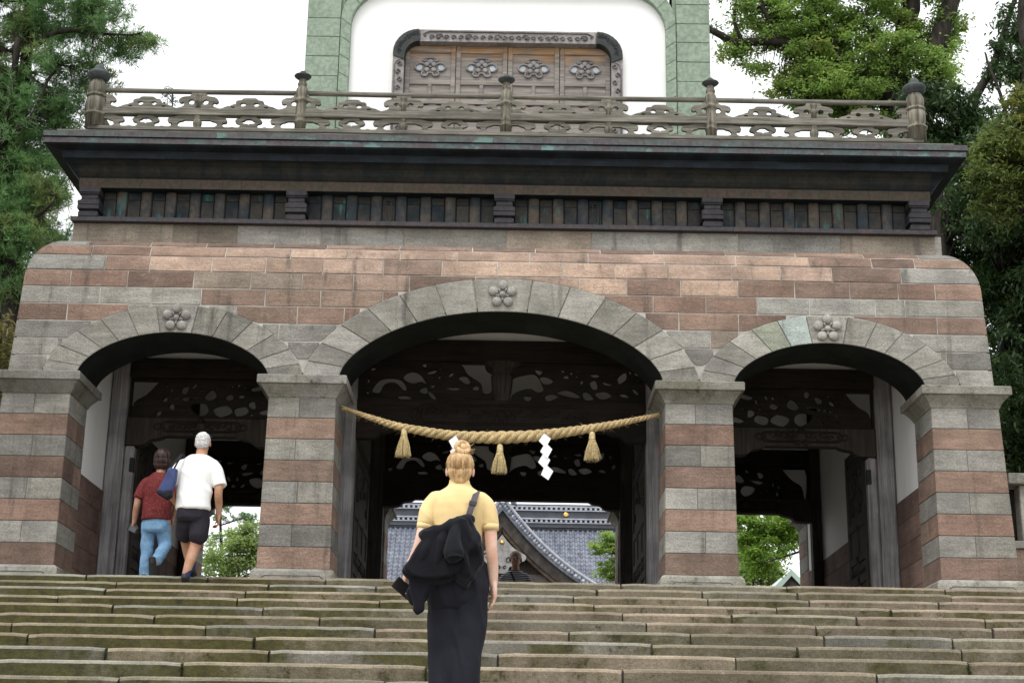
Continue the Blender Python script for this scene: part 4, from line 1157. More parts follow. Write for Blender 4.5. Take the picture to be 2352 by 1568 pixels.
# ------------------------------------------------------------------ shrine hall far behind the gate
def tile_mat():
    g = G('grey_roof_tile'); p = g.perobj(g.pos())
    c = g.mix(g.rng(g.noise(p, .9, 4), .3, .7), (.115, .128, .165), (.215, .235, .285))
    return g.fin(g.val(c, g.rng(g.noise(p, 14, 3), .3, .7, .8, 1.2)), .38, .6)
MAT['tile'] = tile_mat()
MAT['tile_dark'] = flat('dark_ridge_tile', (.055, .06, .075), .5, .5, var=.25, scale=1.5)
MAT['tile_pale'] = flat('pale_ridge_tile', (.33, .345, .39), .45, .5, var=.2, scale=1.5)
MAT['gold'] = flat('gilt_metal', (.80, .52, .14), .3, .5, .85, var=.1)
MAT['hafu'] = wood('bargeboard_wood', (.030, .026, .024), (.072, .062, .056), (3, 3, 3))
MAT['gegyo'] = wood('carved_pendant_wood', (.20, .19, .185), (.34, .33, .32), (5, 5, 5))
hall = thing('shrine_hall', (0, 68, -.3), 'shrine hall with grey tiled roof and pointed gable seen through the central arch', 'hall')
HA = math.radians(50); YR, ZR = 69.3, 12.42
dn = Vector((0, -math.cos(HA), -math.sin(HA))); nm_ = Vector((0, -math.sin(HA), math.cos(HA)))
NROW, EXP, TW = 21, .32, .272
HX = 13
e0 = Vector((0, YR, ZR)); e1 = e0 + dn * (NROW * EXP + .1)
V = [(-HX, YR, ZR - .06), (HX, YR, ZR - .06), (HX, e1.y, e1.z - .06), (-HX, e1.y, e1.z - .06), (-HX, 2 * YR - e1.y, e1.z - .06), (HX, 2 * YR - e1.y, e1.z - .06), (-HX, e1.y + .3, e1.z - .3), (HX, e1.y + .3, e1.z - .3)]
roof = obj('roof', mesh('roof', V, [(0, 1, 2, 3), (1, 0, 4, 5), (3, 2, 7, 6)]), 'tile_dark', hall)
def tile(stop=False):
    """one curved pantile lying in its own plane: x across, y down the slope, z off the roof"""
    nx = 7; V, F = [], []
    def h(u): return .045 * math.cos((u - .22) * 2 * PI) if u < .72 else .045 * math.cos(.5 * 2 * PI) + (u - .72) * .03
    for y, dz in ((-.03, .0), (EXP, .028), (EXP, -.012)):
        for i in range(nx + 1):
            u = i / nx; V.append(((u - .5) * TW, y, h(u) + dz + .03))
    for j in range(2):
        for i in range(nx): F.append((j * 8 + i, j * 8 + i + 1, (j + 1) * 8 + i + 1, (j + 1) * 8 + i))
    if stop:
        b = len(V)
        v2, f2 = tube([(-.10, EXP * .45, .08), (-.09, EXP * .45, .16), (-.02, EXP * .45, .19), (.05, EXP * .45, .16), (.06, EXP * .45, .08)], .018, 5)
        V += v2; F += [tuple(q + b for q in a) for a in f2]
    m = Matrix(((1, 0, 0, 0), (0, dn.y, nm_.y, 0), (0, dn.z, nm_.z, 0), (0, 0, 0, 1)))
    return [tuple(m @ Vector(a)) for a in V], [q[::-1] for q in F]
tA, tB = mesh('roof_tile', *tile(), smooth=False), mesh('roof_tile', *tile(True))
def gable_x(z):     # half width of the front gable at height z (concave sweep)
    t = max(0, (12.62 - z)); return .80 * t + .0165 * t ** 3
cols = int(2 * HX / TW); rest = []
tv0 = tile(); tv1 = tile(True); cnt = 0
for r in range(NROW):
    for c in range(cols):
        x = -HX + (c + .5) * TW; o = e0 + dn * (r * EXP)
        st = r > 3 and (c + (r % 2) * 2) % 4 == 0
        vis = (-7.4 < x < -4.3 and r < 16) or (1.2 < x < 6.1 and r < 16 and (abs(x + .2) > gable_x(o.z - .15)))
        if abs(x + .2) < gable_x(o.z) - .9: continue
        if vis and cnt < 300:
            cnt += 1; obj('roof_tile', tB if st else tA, 'tile', roof, loc=(x, o.y, o.z))
        else: rest.append((x, o.y, o.z, st))
bv, bf = [np.array(t[0]) for t in (tv0, tv1)], [t[1] for t in (tv0, tv1)]
VV, FF = [], []; nn = 0
for x, y, z, st in rest:
    VV.append(bv[st] + np.array((x, y, z))); FF += [tuple(q + nn for q in f) for f in bf[st]]; nn += len(bv[st])
obj('roof_tile_field', mesh('roof_tile_field', np.concatenate(VV), FF), 'tile', roof, kind='stuff')
# ridge: stacked courses, scalloped rows and a gilt crest
layers = [(12.30, 12.52, .42, 'tile_dark'), (12.52, 12.57, .50, 'tile_pale'), (12.72, 12.80, .52, 'tile_pale'), (12.80, 13.20, .40, 'tile_dark'), (13.20, 13.26, .52, 'tile_pale'), (13.40, 13.48, .50, 'tile_pale'), (13.48, 13.60, .30, 'tile_dark')]
ridge = obj('ridge', mesh('ridge', *box(-HX, HX, YR - .30, YR + .30, 12.2, 13.5)), 'tile_dark', hall)
for a, b, w, m in layers: obj('ridge_course', mesh('ridge_course', *box(-HX, HX, YR - w, YR + w, a, b)), m, ridge)
sc = mesh('ridge_tile', *tf(tube([(0, -.5, 0), (0, .5, 0)], .075, 8), Matrix.Identity(4)))
for i in range(64):
    x = -8.7 + i * .272
    if -4.6 < x < .2: continue
    obj('ridge_tile', sc, 'tile_pale', ridge, loc=(x, YR, 12.645)); obj('ridge_tile', sc, 'tile_pale', ridge, loc=(x, YR, 13.33))
obj('gilt_crest', mesh('gilt_crest', *tf(lathe([(.13, 0), (.13, .05), (.09, .07), (.075, .05), (0, .06)], 16), Matrix.Translation((3.26, YR - .44, 13.0)) @ Matrix.Rotation(PI / 2, 4, 'X'))), 'gold', ridge)
# front gable
GX, GY = -.22, 63.6
zs = [12.62 - .25 * i for i in range(22)]
gl = {}
for s in (-1, 1):
    pts = [(GX + s * gable_x(z), z) for z in zs]
    # tiled slope running back to the main roof
    V, F = [], []
    for x, z in pts: V += [(x, GY - .25, z), (x, YR, z)]
    for i in range(len(pts) - 1):
        q = (2 * i, 2 * i + 1, 2 * i + 3, 2 * i + 2); F.append(q if s < 0 else q[::-1])
    gr = obj('gable_roof', mesh('gable_roof', V, F), 'tile_dark', hall)
    # verge: rows of round tiles stepping down the edge
    tang = lambda i: (Vector((pts[i + 1][0] - pts[i][0], 0, pts[i + 1][1] - pts[i][1]))).normalized()
    for off, rad, back in ((.16, .085, -.28), (-.02, .10, -.30), (-.20, .07, -.24)):
        ppts = []
        for i in range(len(pts) - 1):
            t = tang(i); nrm = Vector((-t.z * -s, 0, t.x * -s)); nrm = Vector((s * abs(t.z), 0, abs(t.x)))
            ppts.append(Vector((pts[i][0], GY + back, pts[i][1])) + nrm * off)
        if off != -.02:
            obj('verge_roll', mesh('verge_roll', *tube(ppts, rad, 7)), 'tile_pale' if off > 0 else 'tile', gr)
        else:
            # overlapping verge tiles: separate curved pieces
            D = 0
            for i in range(len(ppts) - 1):
                a, b = ppts[i], ppts[i + 1]; k = max(1, round((b - a).length / .20))
                for q in range(k):
                    p = a + (b - a) * (q / k); p2 = a + (b - a) * ((q + 1.12) / k); d = (p2 - p)
                    nrm = Vector((s * abs(d.z), 0, abs(d.x))).normalized()
                    vf = tube([p - nrm * .10 + Vector((0, .1, 0)), p2 + nrm * .0 + Vector((0, -.02, 0))], [.09, .125], 7)
                    obj('verge_tile', mesh('verge_tile', *vf), 'tile_pale' if q % 2 else 'tile', gr)
    # bargeboard, two steps
    for w0, w1, yy, m in ((.24, .80, -.14, 'hafu'), (.80, .98, -.06, 'wood_hall')):
        lp0, lp1 = [], []
        for i in range(len(pts) - 1):
            t = tang(i); nrm = Vector((s * abs(t.z), 0, abs(t.x)))
            lp0.append((pts[i][0] - nrm.x * w0, pts[i][1] - nrm.z * w0)); lp1.append((pts[i][0] - nrm.x * w1, pts[i][1] - nrm.z * w1))
        lp0[0] = (GX, lp0[0][1] - .0); lp1 = [(x if (x - GX) * s > 0 else GX, z) for x, z in lp1]
        V, F = [], []
        for (a, b), (c, d) in zip(lp0, lp1):
            V += [(a, GY + yy, b), (c, GY + yy, d), (c, GY + yy + .15, d), (a, GY + yy + .15, b)]
        for i in range(len(lp0) - 1):
            for q in range(4): F.append((i * 4 + q, i * 4 + (q + 1) % 4, i * 4 + 4 + (q + 1) % 4, i * 4 + 4 + q))
        obj('bargeboard', mesh('bargeboard', V, F), m, hall)
    # apex horn tiles
    obj('ridge_end_tile', mesh('ridge_end_tile', *tube([(GX, GY - .35, 12.85), (GX + s * .25, GY - .33, 12.95), (GX + s * .45, GY - .3, 12.85), (GX + s * .55, GY - .3, 12.6), (GX + s * .75, GY - .3, 12.45)], [.16, .18, .15, .13, .06], 8)), 'tile', hall)
gw = [(GX + gable_x(z) * s, z - .35) for s in (1,) for z in zs] + [(GX - gable_x(z), z - .35) for z in zs[::-1]]
obj('gable_wall', mesh('gable_wall', *prism(gw, GY + .35, GY + .5)), 'wood_darkv', hall)
obj('gable_strut', mesh('gable_strut', *box(GX - .06, GX + .06, GY + .25, GY + .36, 9.5, 12.2)), 'wood_hall', hall)
obj('gable_beam', mesh('gable_beam', *box(GX - 2.6, GX + 2.6, GY + .05, GY + .36, 8.55, 8.95)), 'hafu', hall)
inner = [(GX + x, z) for x, z in [(-1.25, 10.0), (-.75, 10.75), (0, 11.45), (.75, 10.75), (1.25, 10.0), (.6, 9.9), (0, 10.1), (-.6, 9.9)]]
obj('gable_board', mesh('gable_board', *prism(inner, GY + .1, GY + .2)), 'wood_hall', hall)
pend = [(0, 10.95), (.32, 10.55), (.62, 10.25), (.95, 10.05), (1.25, 9.85), (1.15, 9.60), (.85, 9.55), (.70, 9.35), (.42, 9.30), (.30, 9.05), (.10, 8.95)]
pe = [tuple(p) for p in spline(pend, 3, False)]; pe = pe + [(-x, z) for x, z in pe[::-1] if x > 1e-6]
hs2 = []
obj('gable_pendant', shape2d('gable_pendant', [[(GX + x, z) for x, z in pe]] + [[(GX + x, z) for x, z in h] for h in hs2], .14, GY - .1), 'gegyo', hall)
cl = []
for s_ in (-1, 1):
    for cx_, cz_, R_0, ph in ((.36, 9.62, .20, 0.4), (.80, 9.83, .18, .2), (.16, 9.25, .10, 1.0)):
        cl.append(tube([(GX + s_ * (cx_ + R_0 * (1 - q / 15) * math.cos(q * .5 + ph)), GY - .18, cz_ + R_0 * (1 - q / 15) * math.sin(q * .5 + ph)) for q in range(13)], [.035 - .0018 * q for q in range(13)], 5))
obj('carved_scrolls', mesh('carved_scrolls', *join(*cl)), 'wood_dark', hall, kind='stuff')
obj('gilt_boss', mesh('gilt_boss', *tf(lathe([(.115, 0), (.115, .05), (.08, .10), (0, .12)], 14), Matrix.Translation((GX, GY - .16, 10.55)) @ Matrix.Rotation(PI / 2, 4, 'X')), smooth=True), 'gold', hall)
obj('hall_body', mesh('hall_body', *box(-9, 9, 66.5, 78, -.3, 8.0)), 'wood_hall', hall)
for k in range(8): obj('column', mesh('column', *tube([(-8 + k * 16 / 7, 65.9, -.3), (-8 + k * 16 / 7, 65.9, 7.2)], .2, 10)), 'wood_hall', hall)
for s in (-1, 1): obj('porch_column', mesh('porch_column', *box(GX + s * 3.4 - .2, GX + s * 3.4 + .2, GY + .6, GY + 1.0, -.3, 8.6)), 'wood_hall', hall)
# ------------------------------------------------------------------ small copper-roofed building right of the axis
sh = thing('pavilion', (7.6, 27, -.3), 'small pavilion with pale green copper roof seen through the right arch', 'building')
MAT['pale_copper'] = flat('pale_copper_roof', (.46, .58, .52), .6, .3, var=.1, scale=1.0)
V = [(5.55, 24.2, 1.55), (7.6, 24.2, 3.65), (9.65, 24.2, 1.55), (5.55, 30, 1.55), (7.6, 30, 3.65), (9.65, 30, 1.55)]
V2 = [(x + (.12 if x < 7 else -.12 if x > 8 else 0), y + .02, z - .17) for x, y, z in V]
obj('roof', mesh('roof', V + V2, [(0, 1, 4, 3), (1, 2, 5, 4), (0, 6, 7, 1), (1, 7, 8, 2), (0, 3, 9, 6), (2, 8, 11, 5)]), 'pale_copper', sh)
obj('gable_wall', mesh('gable_wall', *prism([(6.1, 1.9), (7.6, 3.4), (9.1, 1.9), (9.1, -.3), (6.1, -.3)], 24.7, 29.5)), 'wood_hall', sh)
obj('bargeboard', mesh('bargeboard', *join(prism([(5.7, 1.50), (7.6, 3.47), (7.6, 3.20), (5.9, 1.42)], 24.3, 24.4), prism([(9.5, 1.50), (7.6, 3.47), (7.6, 3.20), (9.3, 1.42)], 24.3, 24.4))), 'hafu', sh)
# ------------------------------------------------------------------ trees and shrubs
def leaf_mat(name, c1, c2, trans=.35, rough=.5, yellow=None):
    g = G(name)
    ri = g.node('ShaderNodeNewGeometry').outputs['Random Per Island']
    c = g.mix(ri, c1, c2)
    c = g.val(c, g.rng(g.noise(g.pos(), .9, 3), .3, .7, .72, 1.28))
    if yellow:
        c = g.mix(g.math('MULTIPLY', g.rng(g.noise(g.pos(), 1.1, 4), .5, .68), .85), c, yellow)
    g.fin(c, rough, .35)
    tr = g.node('ShaderNodeBsdfTranslucent'); g.put(tr.inputs[0], g.val(c, 1.3))
    mx = g.node('ShaderNodeMixShader'); mx.inputs[0].default_value = trans
    g.t.links.new(g.b.outputs[0], mx.inputs[1]); g.t.links.new(tr.outputs[0], mx.inputs[2]); g.t.links.new(mx.outputs[0], g.out.inputs['Surface'])
    return g.m
MAT['lf_pine'] = leaf_mat('pine_needles', (.095, .20, .075), (.21, .35, .14), .4, yellow=(.22, .27, .09))
MAT['lf_dark'] = leaf_mat('dark_evergreen_leaves', (.030, .068, .024), (.085, .14, .05), .28, .30)
MAT['lf_shrub'] = leaf_mat('yellow_green_leaves', (.14, .14, .045), (.23, .21, .075), .3)
MAT['lf_camphor'] = leaf_mat('bright_green_leaves', (.125, .225, .045), (.28, .40, .105), .55, yellow=(.27, .33, .08))
MAT['lf_laurel'] = leaf_mat('olive_leaves', (.075, .12, .03), (.18, .22, .06), .4, .4, yellow=(.22, .22, .05))
MAT['lf_bush'] = leaf_mat('light_bush_leaves', (.17, .26, .075), (.32, .41, .14), .5)
MAT['lf_maple'] = leaf_mat('maple_leaves', (.13, .24, .035), (.25, .38, .07), .55)
MAT['lf_young'] = leaf_mat('young_maple_leaves', (.18, .29, .06), (.29, .40, .10), .5)
MAT['bark'] = wood('tree_bark', (.012, .010, .008), (.045, .037, .029), (14, 14, 3), 1.0, .5)
MAT['bark_warm'] = wood('warm_tree_bark', (.035, .024, .016), (.10, .07, .05), (14, 14, 3), 1.0, .5)
def quads(name, V):
    """V: (N,4,3) array of separate four-cornered leaves"""
    N = len(V); me = bpy.data.meshes.new(name)
    me.vertices.add(N * 4); me.vertices.foreach_set('co', V.reshape(-1).astype(np.float32))
    me.loops.add(N * 4); me.loops.foreach_set('vertex_index', np.arange(N * 4, dtype=np.int32))
    me.polygons.add(N); me.polygons.foreach_set('loop_start', np.arange(0, N * 4, 4, dtype=np.int32))
    try: me.polygons.foreach_set('loop_total', np.full(N, 4, dtype=np.int32))
    except Exception: pass
    me.update(); me.validate(); return me
def unit(a): return a / np.maximum(np.linalg.norm(a, axis=-1, keepdims=True), 1e-9)
def crown(ells, R, dens, clr, nleaf, L, W, flat=.5, depth=.8, style='leaf', fall=.15):
    """leaf quads in clumps spread through the crown's ellipsoids; returns quads and clump centres"""
    clumps, out = [], []
    for (x, y, z, rx, rz) in ells:
        ry = max(rx, rz) * depth
        n = max(3, int(dens * (rx * rz + rx * ry + ry * rz) / 3 / (clr * clr)))
        d = unit(R.normal(size=(n, 3))) * (R.random((n, 1)) ** .42)
        c = np.array((x, y, z)) + d * np.array((rx, ry, rz))
        keep = np.array([mnoise.noise(Vector(q) * (0.9 / max(clr, .15)) * .5) > -.22 for q in c])
        clumps.append(c[keep])
    C = np.concatenate(clumps)
    for c in C:
        m = int(nleaf * R.uniform(.6, 1.4)); s = clr * R.uniform(.6, 1.25)
        p = R.normal(size=(m, 3)) * np.array((1, 1, flat)) * s * .55
        if style == 'needle':
            # tufts: a few sub-centres with needles radiating up and outward
            k = max(3, m // 14); sub = R.normal(size=(k, 3)) * np.array((1, 1, flat)) * s * .6
            base = np.repeat(sub, 14, axis=0)
            d = unit(R.normal(size=(k * 14, 3)) + np.array((0, 0, .55)) + unit(base) * .6)
            pos = c + base + d * L * .5
        else:
            d = unit(R.normal(size=(m, 3)) * np.array((1, 1, .45)) + np.array((0, 0, -fall)) + unit(p) * .4)
            pos = c + p
        nrm = unit(R.normal(size=d.shape) * .55 + np.array((0, 0, 1.0)))
        sd = unit(np.cross(d, nrm)); ll = L * R.uniform(.65, 1.3, size=(len(d), 1)); ww = W * R.uniform(.7, 1.25, size=(len(d), 1))
        up = np.cross(sd, d)
        q = np.stack([pos - d * ll * .5, pos + sd * ww * .5 + up * ww * .12, pos + d * ll * .5 - np.array((0, 0, 1)) * ll * .12, pos - sd * ww * .5 + up * ww * .12], axis=1)
        out.append(q)
    return np.concatenate(out), C
def tree(key, name, label, cat, lmat, bmat, seed, dens, clr, nleaf, L, W, flat=.5, depth=.8, style='leaf', fall=.15, twig=.012, group=None):
    ells, limbs = TD[key]; R = np.random.default_rng(seed); rr = random.Random(seed)
    base = limbs[0][0]
    root = thing(name, (base[0], base[1], -.3), label, cat, group)
    ps = []; skel = []
    for li, l in enumerate(limbs):
        pts = [Vector(p[:3]) for p in l]; rad = [p[3] for p in l]
        if li == 0:
            pts[0].z = -.5
        sp = spline([tuple(p) for p in pts], 4, False); rs = []
        for i in range(len(pts) - 1): rs += [rad[i] + (rad[i + 1] - rad[i]) * k / 4 for k in range(4)]
        rs.append(rad[-1]); sp2 = []
        for i, p in enumerate(sp):
            v = Vector(p); k = rs[i] * .5
            v += Vector((mnoise.noise(v * 1.7), mnoise.noise(v * 1.7 + Vector((9, 0, 0))), 0)) * k
            if li > 0: v.y += -.35 + .25 * mnoise.noise(Vector((li * 3.3, i * .25, seed)))
            sp2.append(v); skel.append((v, rs[i]))
        ps.append(tube(sp2, rs, 9))
    obj('trunk', mesh('trunk', *join(*ps), smooth=True), bmat, root)
    Q, CC = crown(ells, R, dens, clr, nleaf, L, W, flat, depth, style, fall)
    tw = []
    S = np.array([tuple(s[0]) for s in skel])
    for c in CC:
        if rr.random() < .55:
            d = np.linalg.norm(S - c, axis=1); i = int(np.argmin(d + .25 * np.maximum(0, S[:, 2] - c[2])))
            if d[i] > 4: continue
            a = Vector(S[i]); b = Vector(c); mid = (a + b) / 2 + Vector((rr.uniform(-.1, .1), rr.uniform(-.1, .1), .10 * (b - a).length + rr.uniform(-.05, .05)))
            r0 = min(skel[i][1] * .6, twig * (1 + (b - a).length))
            tw.append(tube([a, (a + mid) / 2 + Vector((0, 0, .02)), mid, (mid + b) / 2 + Vector((0, 0, .015)), b], [r0, r0 * .75, r0 * .55, r0 * .4, r0 * .2], 4, False))
    if tw: obj('twigs', mesh('twigs', *join(*tw)), bmat, root, kind='stuff')
    obj('crown', quads('crown', Q), lmat, root)
    return root
TD = {
    'pine': ([(-7.0, 5.0, 9.32, 1.03, 0.31), (-6.21, 5.0, 8.92, 0.65, 0.22), (-5.73, 5.0, 8.89, 0.27, 0.11), (-7.6, 5.0, 9.16, 0.62, 0.41), (-7.18, 5.0, 8.38, 0.75, 0.31), (-6.54, 5.0, 8.43, 0.44, 0.19), (-7.43, 5.0, 7.52, 0.74, 0.47), (-6.85, 5.0, 7.75, 0.4, 0.37), (-7.41, 5.0, 6.66, 0.73, 0.6), (-6.92, 5.0, 7.1, 0.43, 0.33), (-7.76, 5.0, 8.11, 0.41, 0.41), (-7.55, 5.0, 6.09, 0.46, 0.4), (-7.23, 5.0, 5.53, 0.75, 0.59), (-6.93, 5.0, 6.17, 0.4, 0.4), (-7.35, 5.0, 4.84, 0.39, 0.39), (-8.22, 5.0, 7.36, 0.8, 1.34), (-8.4, 5.0, 8.99, 0.82, 0.68), (-7.91, 5.0, 5.8, 0.79, 0.79), (-7.71, 5.0, 10.23, 1.11, 0.48), (-6.39, 5.0, 9.41, 0.48, 0.24), (-6.36, 5.0, 8.32, 0.2, 0.24), (-6.22, 5.0, 8.21, 0.14, 0.09)],
        [[(-6.78, 5.0, -0.54, 0.183), (-7.24, 5.0, 3.23, 0.179), (-7.39, 5.0, 5.25, 0.157), (-7.61, 5.0, 7.01, 0.134), (-7.53, 5.0, 8.11, 0.101), (-7.57, 5.0, 9.16, 0.082), (-7.64, 5.0, 10.54, 0.063)], [(-7.55, 5.0, 8.71, 0.054), (-7.56, 5.0, 7.82, 0.047), (-7.67, 5.0, 6.94, 0.04)], [(-8.23, 5.0, 9.33, 0.055), (-7.62, 5.0, 9.36, 0.048), (-7.08, 5.0, 9.43, 0.034), (-6.35, 5.0, 9.72, 0.021)], [(-7.67, 5.0, 8.55, 0.061), (-7.22, 5.0, 8.73, 0.048), (-6.75, 5.0, 8.89, 0.034), (-6.51, 5.0, 9.03, 0.027), (-6.48, 5.0, 9.33, 0.024), (-6.63, 5.0, 9.63, 0.021)], [(-7.83, 5.0, 6.85, 0.053), (-7.46, 5.0, 7.16, 0.043), (-7.19, 5.0, 7.47, 0.034), (-7.08, 5.0, 7.93, 0.027), (-6.91, 5.0, 8.34, 0.017)], [(-7.7, 5.0, 5.68, 0.046), (-7.25, 5.0, 5.78, 0.036), (-6.84, 5.0, 5.97, 0.026), (-6.76, 5.0, 6.17, 0.013)], [(-6.62, 5.0, 8.91, 0.027), (-6.21, 5.0, 8.9, 0.02), (-5.66, 5.0, 8.89, 0.01)]]),
    'leftdark': ([(-10.46, 14.0, 7.97, 0.82, 1.1), (-10.23, 14.0, 10.13, 0.56, 0.84), (-11.13, 14.0, 7.38, 1.09, 1.36), (-9.69, 14.0, 11.35, 0.38, 0.38), (-10.4, 14.0, 9.13, 0.74, 0.74), (-9.76, 14.0, 10.14, 0.47, 0.56), (-10.88, 14.0, 11.94, 0.57, 0.57)],
        [[(-9.81, 14.0, 0.24, 0.171), (-10.49, 14.0, 7.39, 0.155), (-10.53, 14.0, 10.32, 0.093), (-10.5, 14.0, 11.85, 0.047)]]),
    'leftshrub': ([(-6.76, 3.0, 3.5, 0.23, 0.29), (-6.65, 3.0, 3.02, 0.2, 0.35), (-6.93, 3.0, 3.2, 0.35, 0.53), (-6.63, 3.0, 2.54, 0.14, 0.35)],
        [[(-6.62, 3.0, 0.39, 0.045), (-6.82, 3.0, 2.71, 0.029), (-6.78, 3.0, 3.44, 0.015)]]),
    'camphor': ([(5.24, 14.0, 14.34, 0.87, 0.58), (4.93, 14.0, 13.43, 0.57, 0.33), (5.58, 14.0, 13.02, 0.48, 0.21), (6.49, 14.0, 14.31, 1.16, 0.72), (6.93, 14.0, 13.31, 1.15, 0.62), (7.93, 14.0, 14.17, 1.06, 0.77), (7.96, 14.0, 12.91, 1.05, 0.57), (9.24, 14.0, 13.67, 0.72, 0.81), (6.7, 14.0, 12.31, 0.66, 0.28), (7.45, 14.0, 12.07, 0.85, 0.43), (5.86, 14.0, 12.61, 0.27, 0.13), (6.14, 14.0, 12.67, 0.38, 0.19), (9.28, 14.0, 12.72, 0.57, 0.48), (7.02, 14.0, 15.56, 1.95, 0.68), (8.96, 14.0, 15.48, 1.46, 0.68), (4.88, 14.0, 15.41, 0.97, 0.58), (6.89, 14.0, 12.42, 1.04, 0.33), (8.39, 14.0, 11.98, 0.76, 0.38), (6.34, 14.0, 12.83, 0.67, 0.38), (9.66, 14.0, 14.2, 0.38, 0.58), (5.9, 14.0, 13.82, 0.58, 0.48), (7.24, 14.0, 13.84, 0.86, 0.58), (8.22, 13.4, 13.24, 0.75, 0.56), (7.34, 13.4, 12.4, 0.84, 0.42), (6.52, 13.5, 12.64, 0.66, 0.37), (8.97, 13.5, 12.79, 0.56, 0.56), (6.46, 14.0, 13.62, 0.67, 0.48)],
        [[(8.42, 14.0, 2.68, 0.523), (8.56, 14.0, 6.77, 0.497), (8.54, 14.0, 10.46, 0.466), (8.41, 14.0, 12.4, 0.332), (8.51, 14.0, 13.44, 0.229), (8.82, 14.0, 14.62, 0.203), (9.1, 14.0, 16.14, 0.166)], [(8.59, 14.0, 11.37, 0.376), (8.98, 14.0, 12.41, 0.284), (9.35, 14.0, 13.77, 0.211), (9.83, 14.0, 15.28, 0.175)], [(8.49, 14.0, 12.09, 0.189), (7.67, 14.0, 12.8, 0.143), (6.93, 14.0, 13.31, 0.124), (6.27, 14.0, 13.53, 0.115), (5.6, 14.0, 13.58, 0.096), (4.93, 14.0, 13.61, 0.086), (4.5, 14.0, 13.77, 0.077), (4.08, 14.0, 14.1, 0.048)], [(5.79, 14.0, 13.58, 0.067), (5.61, 14.0, 14.02, 0.053), (5.44, 14.0, 14.55, 0.043), (5.55, 14.0, 15.2, 0.029)], [(5.03, 14.0, 13.61, 0.048), (4.85, 14.0, 14.12, 0.038), (4.96, 14.0, 14.76, 0.024)], [(8.42, 14.0, 12.6, 0.085), (8.07, 14.0, 13.12, 0.048), (7.8, 14.0, 13.43, 0.038), (7.86, 14.0, 13.8, 0.029), (7.64, 14.0, 14.17, 0.019)], [(7.38, 14.0, 12.69, 0.057), (6.95, 14.0, 13.73, 0.038), (6.79, 14.0, 14.58, 0.024)]]),
    'evergreen': ([(7.79, 9.0, 9.74, 0.87, 0.48), (8.4, 9.0, 9.27, 0.71, 0.63), (8.7, 9.0, 7.93, 0.7, 0.94), (8.0, 9.0, 8.0, 0.47, 0.47), (8.75, 9.0, 6.53, 0.54, 0.85), (8.65, 9.0, 5.09, 0.38, 0.61), (9.18, 9.0, 10.77, 0.48, 0.48), (9.4, 9.0, 11.66, 0.32, 0.45), (8.2, 9.0, 8.76, 0.55, 0.55), (8.32, 9.0, 7.01, 0.46, 0.46), (9.85, 9.0, 8.62, 0.94, 1.97), (9.46, 9.0, 5.74, 0.69, 1.22), (7.52, 9.0, 9.26, 0.55, 0.4), (7.19, 9.0, 9.0, 0.47, 0.32), (8.79, 9.0, 3.92, 0.3, 0.6), (8.57, 9.0, 6.12, 0.46, 0.69), (9.04, 9.0, 7.27, 0.47, 0.7), (8.45, 9.0, 6.6, 0.23, 0.46), (8.36, 9.0, 7.59, 0.39, 0.39), (8.99, 9.0, 5.65, 0.46, 0.92), (8.11, 9.0, 8.59, 0.47, 0.47), (8.61, 9.0, 4.54, 0.3, 0.45)],
        [[(7.55, 9.0, 1.5, 0.183), (7.8, 9.0, 6.11, 0.176), (7.78, 9.0, 7.58, 0.163), (7.97, 9.0, 8.76, 0.142), (8.44, 9.0, 9.88, 0.096), (9.0, 9.0, 11.03, 0.064), (9.4, 9.0, 12.11, 0.041)], [(8.51, 9.0, 1.52, 0.161), (8.6, 9.0, 3.16, 0.149), (8.65, 9.0, 5.17, 0.137), (8.73, 9.0, 6.61, 0.116), (8.7, 9.0, 7.93, 0.086), (8.62, 9.0, 9.11, 0.047)], [(7.96, 9.0, 8.59, 0.063), (8.55, 9.0, 9.19, 0.04), (9.25, 9.0, 10.16, 0.024)], [(8.96, 9.0, 9.46, 0.04), (8.72, 9.0, 10.5, 0.024), (8.66, 9.0, 10.85, 0.016)], [(9.32, 9.0, 9.46, 0.079), (9.4, 9.0, 11.04, 0.105), (9.5, 9.0, 12.66, 0.106)]]),
    'laurel': ([(7.77, 5.0, 7.43, 0.44, 0.54), (7.4, 5.0, 6.85, 0.3, 0.37), (7.96, 5.0, 8.1, 0.27, 0.3), (7.53, 5.0, 6.42, 0.3, 0.27), (8.25, 5.0, 7.08, 0.47, 0.94), (7.21, 5.0, 6.49, 0.17, 0.2), (7.69, 5.0, 6.78, 0.33, 0.33), (7.53, 5.0, 7.28, 0.27, 0.27)],
        [[(7.88, 5.0, 0.92, 0.124), (8.07, 5.0, 4.83, 0.098), (7.94, 5.0, 6.57, 0.06), (7.81, 5.0, 7.43, 0.034)]]),
    'bush': ([(-7.07, 24.0, 3.68, 0.92, 0.69), (-6.59, 24.0, 4.2, 0.46, 0.57), (-7.5, 24.0, 3.21, 0.68, 0.46), (-7.76, 24.0, 3.78, 0.34, 0.46), (-6.15, 24.0, 3.58, 0.69, 0.8)],
        [[(-6.81, 24.0, 1.42, 0.056), (-6.94, 24.0, 3.11, 0.046), (-7.1, 24.0, 4.14, 0.023)]]),
    'smallpine': ([(-8.58, 30.0, 5.68, 0.24, 0.18), (-7.92, 30.0, 5.76, 0.4, 0.18), (-7.52, 30.0, 5.57, 0.33, 0.18), (-8.74, 30.0, 5.15, 0.29, 0.16), (-8.28, 30.0, 5.09, 0.26, 0.13), (-8.47, 30.0, 6.02, 0.19, 0.13), (-8.58, 30.0, 4.69, 0.21, 0.13), (-7.73, 30.0, 5.87, 0.26, 0.13)],
